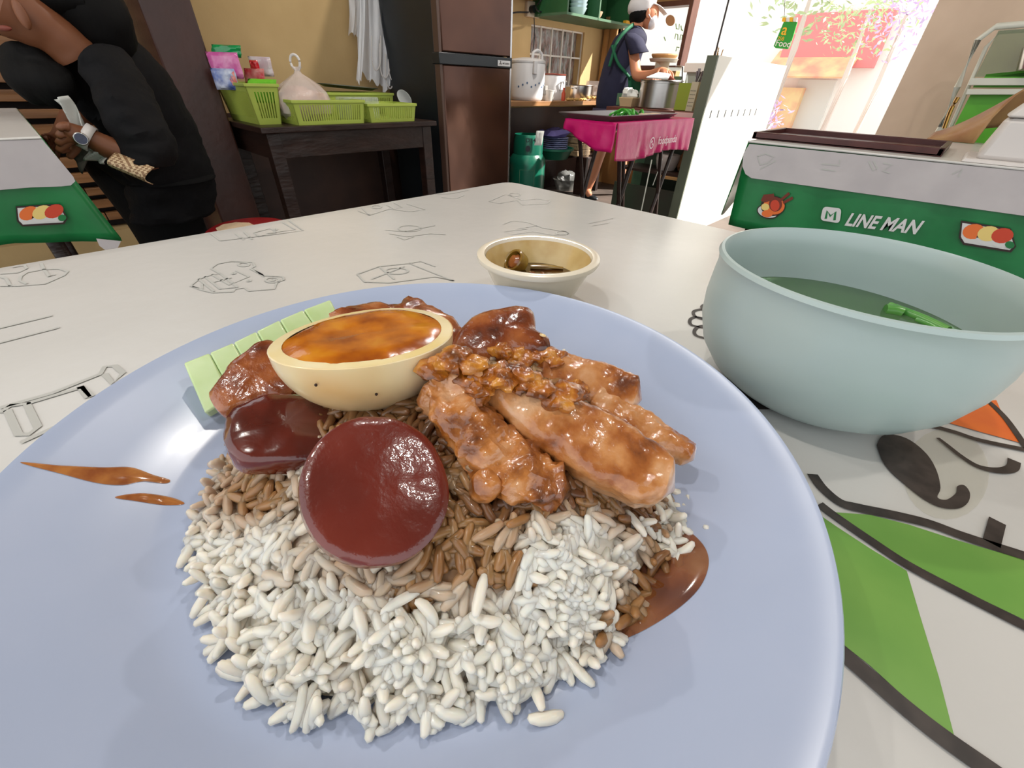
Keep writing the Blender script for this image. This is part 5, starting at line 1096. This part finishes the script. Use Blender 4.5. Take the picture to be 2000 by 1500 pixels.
# ---- cook
def C(px, py, d=4.15): return Dp(px, py, d)
D0 = 4.15
ft = C(1148,386,4.2); ft.z = 0
ch = thing('person', (ft.x, ft.y, 0), 'cook in white cap, face mask and navy T-shirt with green apron working at the pot', 'person')
hip = C(1196,225); sh = C(1228,70); nk = C(1243,48); hd = C(1262,26); kn = C(1170,300,4.15); an = C(1147,372,4.2)
V = {}; E_ = []
def link(*ks): E_.extend(zip(ks, ks[1:]))
V['pelvis'] = (hip+UP*.0, .10); V['belly'] = (C(1205,170), .10); V['chest'] = (C(1215,115), .105); V['uch'] = (C(1224,78), .085); V['neck'] = (nk, .045); V['n2'] = (C(1250,38), .045)
V['hd1'] = (C(1259,30), .075); V['hd2'] = (C(1262,12), .078)
link('pelvis','belly','chest','uch','neck','n2','hd1','hd2')
V['rs'] = (C(1236,90,4.02), .040); V['re'] = (C(1243,150,3.92), .042); V['rm'] = (C(1268,148,3.80), .034); V['rw'] = (C(1288,138,3.68), .024); link('uch','rs','re','rm','rw')
hand(V, E_, None, C(1298,138,3.62), (C(1310,148,3.58)-C(1292,136,3.66)), UP.cross(FWH)*-1, Vector((0,0,1))+RTH*.3, 'rw', .95, .8, 'r')
V['ls'] = (C(1222,80,4.28), .05); V['le'] = (C(1240,150,4.25), .042); V['lw'] = (C(1268,152,3.95), .026); link('uch','ls','le','lw')
hand(V, E_, None, C(1276,153,3.86), (C(1290,158,3.78)-C(1272,152,3.9)), UP.cross(FWH)*-1, Vector((0,0,1)), 'lw', .95, .8, 'l')
V['rh'] = (C(1188,238,4.12), .09); V['rk'] = (kn, .058); V['rc'] = (C(1160,335,4.18), .050); V['ra'] = (an, .034); V['rf'] = (C(1152,383,4.12), .030); link('pelvis','rh','rk','rc','ra','rf')
V['lh'] = (C(1205,238,4.25), .09); V['lk'] = (C(1215,300,4.3), .058); V['la'] = (C(1213,368,4.45), .034); V['lf'] = (C(1222,376,4.38), .03); link('pelvis','lh','lk','la','lf')
skin('body', V, E_, 'pelvis', M_skin, ch)
U1, U2 = RTH, FWH
# shirt: rings in screen-measured widths
k_px = lambda a, b, py, d=D0: (C(b,py,d)-C(a,py,d)).length/2
rg = []
for py, a, b, dep in ((216,1166,1228,.12),(200,1165,1228,.125),(175,1168,1232,.13),(150,1174,1238,.135),(120,1182,1248,.14),(95,1192,1256,.14),(75,1202,1262,.135),(62,1215,1258,.10),(52,1230,1250,.06)):
    rg.append((C((a+b)/2, py), U1*k_px(a,b,py)*1.02, U2*dep))
put('shirt', loft(rg), M_navy, ch, sol=.004)
sr = [(C(1232,66,4.05), RTH*.035, FWH*.05), (C(1238,76,4.0), RTH*.064, FWH*.07), (C(1244,92,3.97), RTH*.068, FWH*.07), (C(1249,104,3.95), RTH*.066+UP*.01, FWH*.066)]
put('sleeve', loft(sr, 20), M_navy, ch, sol=.004)
put('shorts', loft([(C(1197,212), U1*.165, U2*.13), (C(1192,225), U1*.16, U2*.13), (C(1188,240), U1*.15, U2*.13), (C(1187,252), U1*.14, U2*.125)]), M_short, ch, sol=.004)
M_ap = mat('apron_green', (20,92,60), .7)
def torso_pt(px, py, dep): return Dp(px, py, D0-dep)
put('apron_strap', MB().ribbon(catmull([torso_pt(1238,47,.07), torso_pt(1222,60,.135), torso_pt(1205,82,.150), torso_pt(1196,110,.15), torso_pt(1190,130,.14)],6), .022, -FWH), M_ap, ch, sol=.004)
put('apron_strap', MB().ribbon(catmull([torso_pt(1196,88,.145), torso_pt(1200,105,.155), torso_pt(1208,125,.155), torso_pt(1222,142,.15), torso_pt(1232,155,.13)],6), .020, -FWH), M_ap, ch, sol=.004)
put('apron', MB().grid(lambda u, v: Dp(1226+24*u+4*v, 148+52*v, D0-.13-.05*u) + FWH*.01*sin(u*9), 8, 8), M_ap, ch, sol=.004)
# head gear
hc_ = C(1260,22)
put('hair', MB().ball(C(1250,26), RTH*.075, FWH*.085, UP*.07+RTH*.02, 18, 12), M_hair, ch)
M_cap = mat('white_cap', (206,204,206), .7, bump=.2, bscale=12)
put('cap', MB().ball(C(1255,7), RTH*.102+UP*.012, FWH*.10, UP*.075+RTH*.01, 24, 14, .12), M_cap, ch)
put('cap_brim', MB().grid(lambda u, v: C(1272,10)+(RTH*.12*u - UP*.05*u*u) + FWH*.075*(v-.5)*2*(1-.4*u), 8, 8), M_cap, ch, sol=.004)
put('ear', MB().ball(C(1266,26,4.07), RTH*.016, FWH*.01, UP*.028, 12, 8), M_skin, ch)
put('nose', MB().ball(C(1281,33,4.13), RTH*.016, FWH*.012, UP*.018, 10, 8), M_skin, ch)
put('face', MB().ball(C(1267,28,4.15), RTH*.075-UP*.01, FWH*.072, UP*.085+RTH*.0, 20, 14), M_skin, ch)
put('eye', MB().ball(C(1280,27,4.09), RTH*.006, FWH*.005, UP*.004, 8, 6), M_dk, ch)
put('face_mask', MB().ball(C(1272,40,4.14), RTH*.045-UP*.02, FWH*.062, UP*.05+RTH*.012, 16, 10), mat('mask_white', (214,214,220), .7), ch)
put('mask_strap', MB().tube([C(1267,28,4.06), C(1273,38,4.07)], .003, 6), MC['mask_white'], ch)
k = MB().ball(ft + Vector((.02,-.02,.028)) , RTH*.045, (FWH*-.4+RTH*.3)*.22, UP*.028, 16, 8); put('shoe', k, M_fb, ch)
lf_ = C(1222,376,4.38); put('shoe', MB().ball(Vector((lf_.x,lf_.y,.03)), RTH*.045, FWH*.10, UP*.028, 16, 8), M_fb, ch)
# knife in hand
a, b = C(1297,142,3.62), C(1318,160,3.50)
kf = thing('kitchen_knife', a, 'wooden-handled kitchen tool held by the cook over the pot', 'knife')
put('handle', MB().tube([a, b], .011, 10), M_br, kf); put('blade', MB().obox(a-(b-a)*.45, (b-a)*.42, UP*.02, FWH*.0015), M_steel, kf, smooth=False)

# ---- waiter at left, bending
def W(px, py, d=1.62): return Dp(px, py, d)
wr = thing('person', (W(330,400).x, W(330,400).y, 0), 'person in black clothes and wrist watch bending over the far left table', 'person')
V = {}; E_ = []
hipw = W(335,330,1.78)
V['pelvis'] = (hipw, .085); V['belly'] = (W(300,245,1.75), .08); V['chest'] = (W(240,160,1.68), .08); V['uch'] = (W(190,105,1.62), .07)
V['neck'] = (W(120,70,1.52), .052); V['n2'] = (W(80,52,1.48), .055); V['hd'] = (W(30,20,1.42), .078); V['hd2'] = (W(0,5,1.38), .075); link('pelvis','belly','chest','uch','neck','n2','hd','hd2')
V['rs'] = (W(215,135,1.49), .045); V['rs2'] = (W(262,225,1.44), .042); V['re'] = (W(300,318,1.38), .046); V['rm'] = (W(235,300,1.34), .038); V['rw'] = (W(172,268,1.30), .027); link('uch','rs','rs2','re','rm','rw')
hand(V, E_, None, W(146,255,1.28), (W(128,262,1.26)-W(150,252,1.29)), (W(150,235,1.28)-W(150,270,1.28)), FWH*-1, 'rw', 1.0, .9, 'r')
V['ls'] = (W(190,130,1.75), .05); V['le'] = (W(150,230,1.75), .046); V['lw'] = (W(120,270,1.6), .028); link('uch','ls','le','lw')
hand(V, E_, None, W(105,275,1.55), (W(85,285,1.5)-W(110,272,1.57)), (W(105,255,1.55)-W(105,290,1.55)), FWH*-1, 'lw', 1.0, .6, 'l')
kn1 = W(330,520,1.82); V['rh'] = (W(330,380,1.78), .075); V['rk'] = (Vector((kn1.x,kn1.y,.46)), .065); V['ra'] = (Vector((kn1.x-.03,kn1.y+.02,.08)), .04); V['rf'] = (Vector((kn1.x+.05,kn1.y-.08,.035)), .035); link('pelvis','rh','rk','ra','rf')
V['lh'] = (W(338,380,1.84), .06); k2 = Vector((kn1.x+.06,kn1.y+.10,0)); V['lk'] = (k2+UP*.46, .065); V['la'] = (k2+UP*.08, .04); V['lf'] = (k2+Vector((.05,-.08,.035)), .035); link('pelvis','lh','lk','la','lf')
skin('body', V, E_, 'pelvis', M_skin2, wr)
M_blk = mat('black_cotton', (12,11,14), .8, spec=.25, col2=(7,6,8), scale=8, bump=.5, bscale=9); M_blk2 = mat('black_trousers', (8,8,9), .85, spec=.2, bump=.3, bscale=12)
def ringw(px, py, hw, dep, d, ang=0):
    c = W(px, py, d); s_ = (W(px+10,py,d)-W(px,py,d)).length/10; a = (RTH*cos(ang)+UP*sin(ang))*hw*s_; return (c, a, FWH*dep)
k = loft([ringw(345,420,60,.17,1.80,.0), ringw(340,370,66,.17,1.80,.1), ringw(328,320,62,.17,1.77,.2), ringw(300,260,66,.17,1.72,.45), ringw(268,205,72,.17,1.68,.6), ringw(232,160,74,.165,1.64,.7), ringw(196,118,66,.15,1.60,.85), ringw(165,90,44,.11,1.56,1.0), ringw(150,80,26,.08,1.54,1.1)], 36)
k.v = [v + (noise.noise(v*8)*.026+noise.noise(Vector((v.x*14,v.y*14,v.z*34)))*.016)*Vector((1,-.8,.3)) for v in k.v]
put('black_shirt', k, M_blk, wr, sol=.004)
k = loft([ringw(205,125,38,.09,1.47,.9), ringw(232,170,40,.09,1.44,.7), ringw(262,225,42,.085,1.42,.5), ringw(285,275,42,.08,1.39,.3), ringw(297,305,34,.07,1.375,.2), ringw(300,325,24,.06,1.37,0)], 28)
k.v = [v + (noise.noise(v*10)*.020+noise.noise(Vector((v.x*16,v.y*16,v.z*40)))*.014)*Vector((1,-.8,.4)) for v in k.v]
put('sleeve', k, M_blk, wr, sol=.004)
chk = bpy.data.materials.new('checked_lining'); chk.use_nodes = True; nt = chk.node_tree; bs = nt.nodes['Principled BSDF']; ct = nt.nodes.new('ShaderNodeTexChecker'); tcn = nt.nodes.new('ShaderNodeTexCoord'); ct.inputs['Scale'].default_value = 150; ct.inputs['Color1'].default_value = lin((200,176,140)); ct.inputs['Color2'].default_value = lin((130,96,66)); nt.links.new(tcn.outputs['Object'], ct.inputs[0]); nt.links.new(ct.outputs[0], bs.inputs['Base Color'])
def cuff(u, v):
    a = W(253,293,1.335).lerp(W(325,322,1.36), u); b = W(258,325,1.33).lerp(W(322,354,1.36), u); p = a.lerp(b, v); return p - FWH*(.035*sin(pi*v)+.05)
put('sleeve_cuff', MB().grid(cuff, 12, 8), chk, wr, sol=.003)
k = loft([(W(335,350,1.78), RTH*.15, FWH*.16), (Vector((kn1.x+.05,kn1.y+.04,.60)), RTH*.16, FWH*.14), (Vector((kn1.x+.05,kn1.y+.06,.35)), RTH*.14, FWH*.12), (Vector((kn1.x+.05,kn1.y+.06,.10)), RTH*.12, FWH*.11)], 28)
put('trousers', k, M_blk2, wr, sol=.004)
k = MB().ball(W(160,20,1.55), (RTH*.10+UP*.05), FWH*.10, (UP*.10-RTH*.06), 24, 16, .15); k.ball(W(100,-10,1.5), RTH*.11, FWH*.09, UP*.06, 20, 12, .15)
put('hair', k, M_hair, wr)
put('hanging_hair', MB().ball(W(75,150,1.40), (RTH*.085-UP*.02), FWH*.06, (UP*.07+RTH*.015), 26, 18, .25), M_hair, wr)
put('ear', MB().ball(W(42,28,1.35), RTH*.014, FWH*.01, UP*.03, 12, 8), M_skin2, wr)
put('mouth', MB().ball(W(8,55,1.33), RTH*.02, FWH*.006, UP*.006, 10, 6), M_br, wr)
put('collar_neck', MB().tube(catmull([W(145,105,1.46), W(110,72,1.44), W(70,45,1.42), W(20,15,1.40)],5), [.058,.058,.056,.055,.055,.055,.055,.056,.058,.06,.062,.064,.066,.07,.072,.074], 18), M_skin2, wr)
put('shoe', MB().ball(Vector((kn1.x+.05,kn1.y-.06,.035)), RTH*.05, FWH*.12, UP*.035, 16, 8), M_fb, wr); put('shoe', MB().ball(k2+Vector((.05,-.04,.035)), RTH*.05, FWH*.12, UP*.035, 16, 8), M_fb, wr)
wt_c = W(170,268,1.262)
wa = thing('wrist_watch', wt_c, 'round dark-faced watch with pale strap on the bending person\'s wrist', 'watch')
ad = (W(200,285,1.31)-W(150,258,1.29)).normalized(); e1 = ad.cross(FWH).normalized(); e2 = ad.cross(e1)
cw_ = W(170,268,1.30); k = MB()
for s_ in (-.5,.5): k.v += [cw_ + ad*.011*s_*2 + (e1*cos(t*pi/12)+e2*sin(t*pi/12))*.033 for t in range(24)]
k.f = [(i,(i+1)%24,24+(i+1)%24,24+i) for i in range(24)]; put('strap', k, M_tubw, wa, sol=.004)
fc = W(158,271,1.262); nn = (O-fc).normalized(); f1 = nn.cross(UP).normalized(); f2 = nn.cross(f1)
put('case', MB().poly([fc + (f1*cos(t*pi/12)+f2*sin(t*pi/12))*.016 for t in range(24)], nn*-.010), M_steel, wa, bev=.002)
put('dial', MB().poly([fc + nn*.0008 + (f1*cos(t*pi/12)+f2*sin(t*pi/12))*.013 for t in range(24)], nn*-.001), mat('watch_dial', (20,26,50), .1, col2=(40,46,80), scale=60), wa, smooth=False)
M_pap = mat('tissue', (196,196,190), .7, bump=.3, bscale=14)
tag(put('paper_napkin', MB().grid(lambda u, v: W(106+22*u+ 62*v*(1-.1*u), 195+ -8*u + 85*v, 1.30 + .03*v) + FWH*(.012*sin(u*7+v*5)), 10, 12), M_pap, sol=.002), 'long white napkin held against the chest of the bending person', 'napkin')
tag(put('paper_napkin', MB().grid(lambda u, v: W(168+40*u, 290+22*v+8*u, 1.305) + FWH*(.01*sin(u*7+v*5)), 10, 8), M_pap, sol=.002), 'white napkin end hanging below the watch hand', 'napkin')
tag(put('grey_cloth', MB().grid(lambda u, v: W(122+45*u, 268+70*v*(.4+.6*u), 1.40) + FWH*(.012*sin(u*5+v*6)), 10, 8), mat('grey_rag', (70,68,62), .9), sol=.004), 'dull grey cloth hanging behind the watch hand', 'cloth')

# hanging sign in the doorway
PS = lambda x, y: Yp(x, y, 4.0)
sg = thing('hanging_sign', PS(1534,65), 'small green shop sign with yellow awning edge and white Food lettering', 'sign')
M_sg = mat('sign_green', (40,150,50), .5)
q = [PS(1531,42),PS(1557,43),PS(1543,90),PS(1538,96),PS(1515,94),PS(1511,90)]; put('board', MB().poly(q, Vector((0,.012,0))), M_sg, sg, smooth=False)
for i in range(4):
    a, b = PS(1529+7*i,34), PS(1536+7*i,34); c_, d = PS(1535+7*i,43), PS(1527+7*i,42); put('awning_scallop', MB().poly([a-EY*.004,b-EY*.004,c_-EY*.004,d-EY*.004], Vector((0,.02,0))), M_white if i%2 else mat('sign_yellow', (240,180,40), .5), sg, smooth=False)
e_ = (PS(1541,88)-PS(1515,85)).normalized()
put_text('lettering', 'Food', M_white, sg, PS(1528,91)-EY*.002, e_, UP, .050, bold=.01)
put_text('lettering', 'a', mat('sign_yellow', (240,180,40), .5), sg, PS(1530,68)-EY*.002, e_, UP, .085, bold=.01)
put_text('lettering', '358', mat('sign_yellow', (240,180,40), .5), sg, PS(1524,79)-EY*.002, e_, UP, .030)
put('cord', MB().tube([PS(1532,34), PS(1536,-90)], .002, 5), M_dark, sg)
# round ornament and green lettering on the far window
gw = thing('window_sticker', Yp(1330,60,YW+.05), 'clear pane with green lettering and a round badge in the kitchen window', 'window sign')
put('pane', MB().box(ow0,ow1,YW+.045,YW+.05,oz0,oz1), mat('pane_glass', (240,245,240), .05, alpha=.12), gw, smooth=False)
PW = lambda x,y: Yp(x,y,YW+.04)
put('round_badge', MB().poly([PW(*p) for p in ell(1309,40,9,11,20)], Vector((0,.004,0))), mat('badge_tan', (190,140,100), .6), gw, smooth=False)
M_gl = mat('pale_green_print', (150,190,120), .6)
for pts in ([(1320,46),(1321,56),(1326,57),(1327,47)],[(1330,50),(1331,58),(1334,60)],[(1297,72),(1300,80)],[(1318,76),(1320,66),(1324,68),(1324,78)],[(1328,78),(1329,68),(1333,69),(1332,78)],[(1337,78),(1338,66),(1341,66),(1340,79)],[(1320,100),(1322,92),(1327,93)],[(1331,99),(1333,91),(1338,92),(1337,100)]):
    ink(gw, [pts], .008, M_gl, P=lambda x,y: PW(x,y)-EY*.001, nrm=NF, name='lettering')
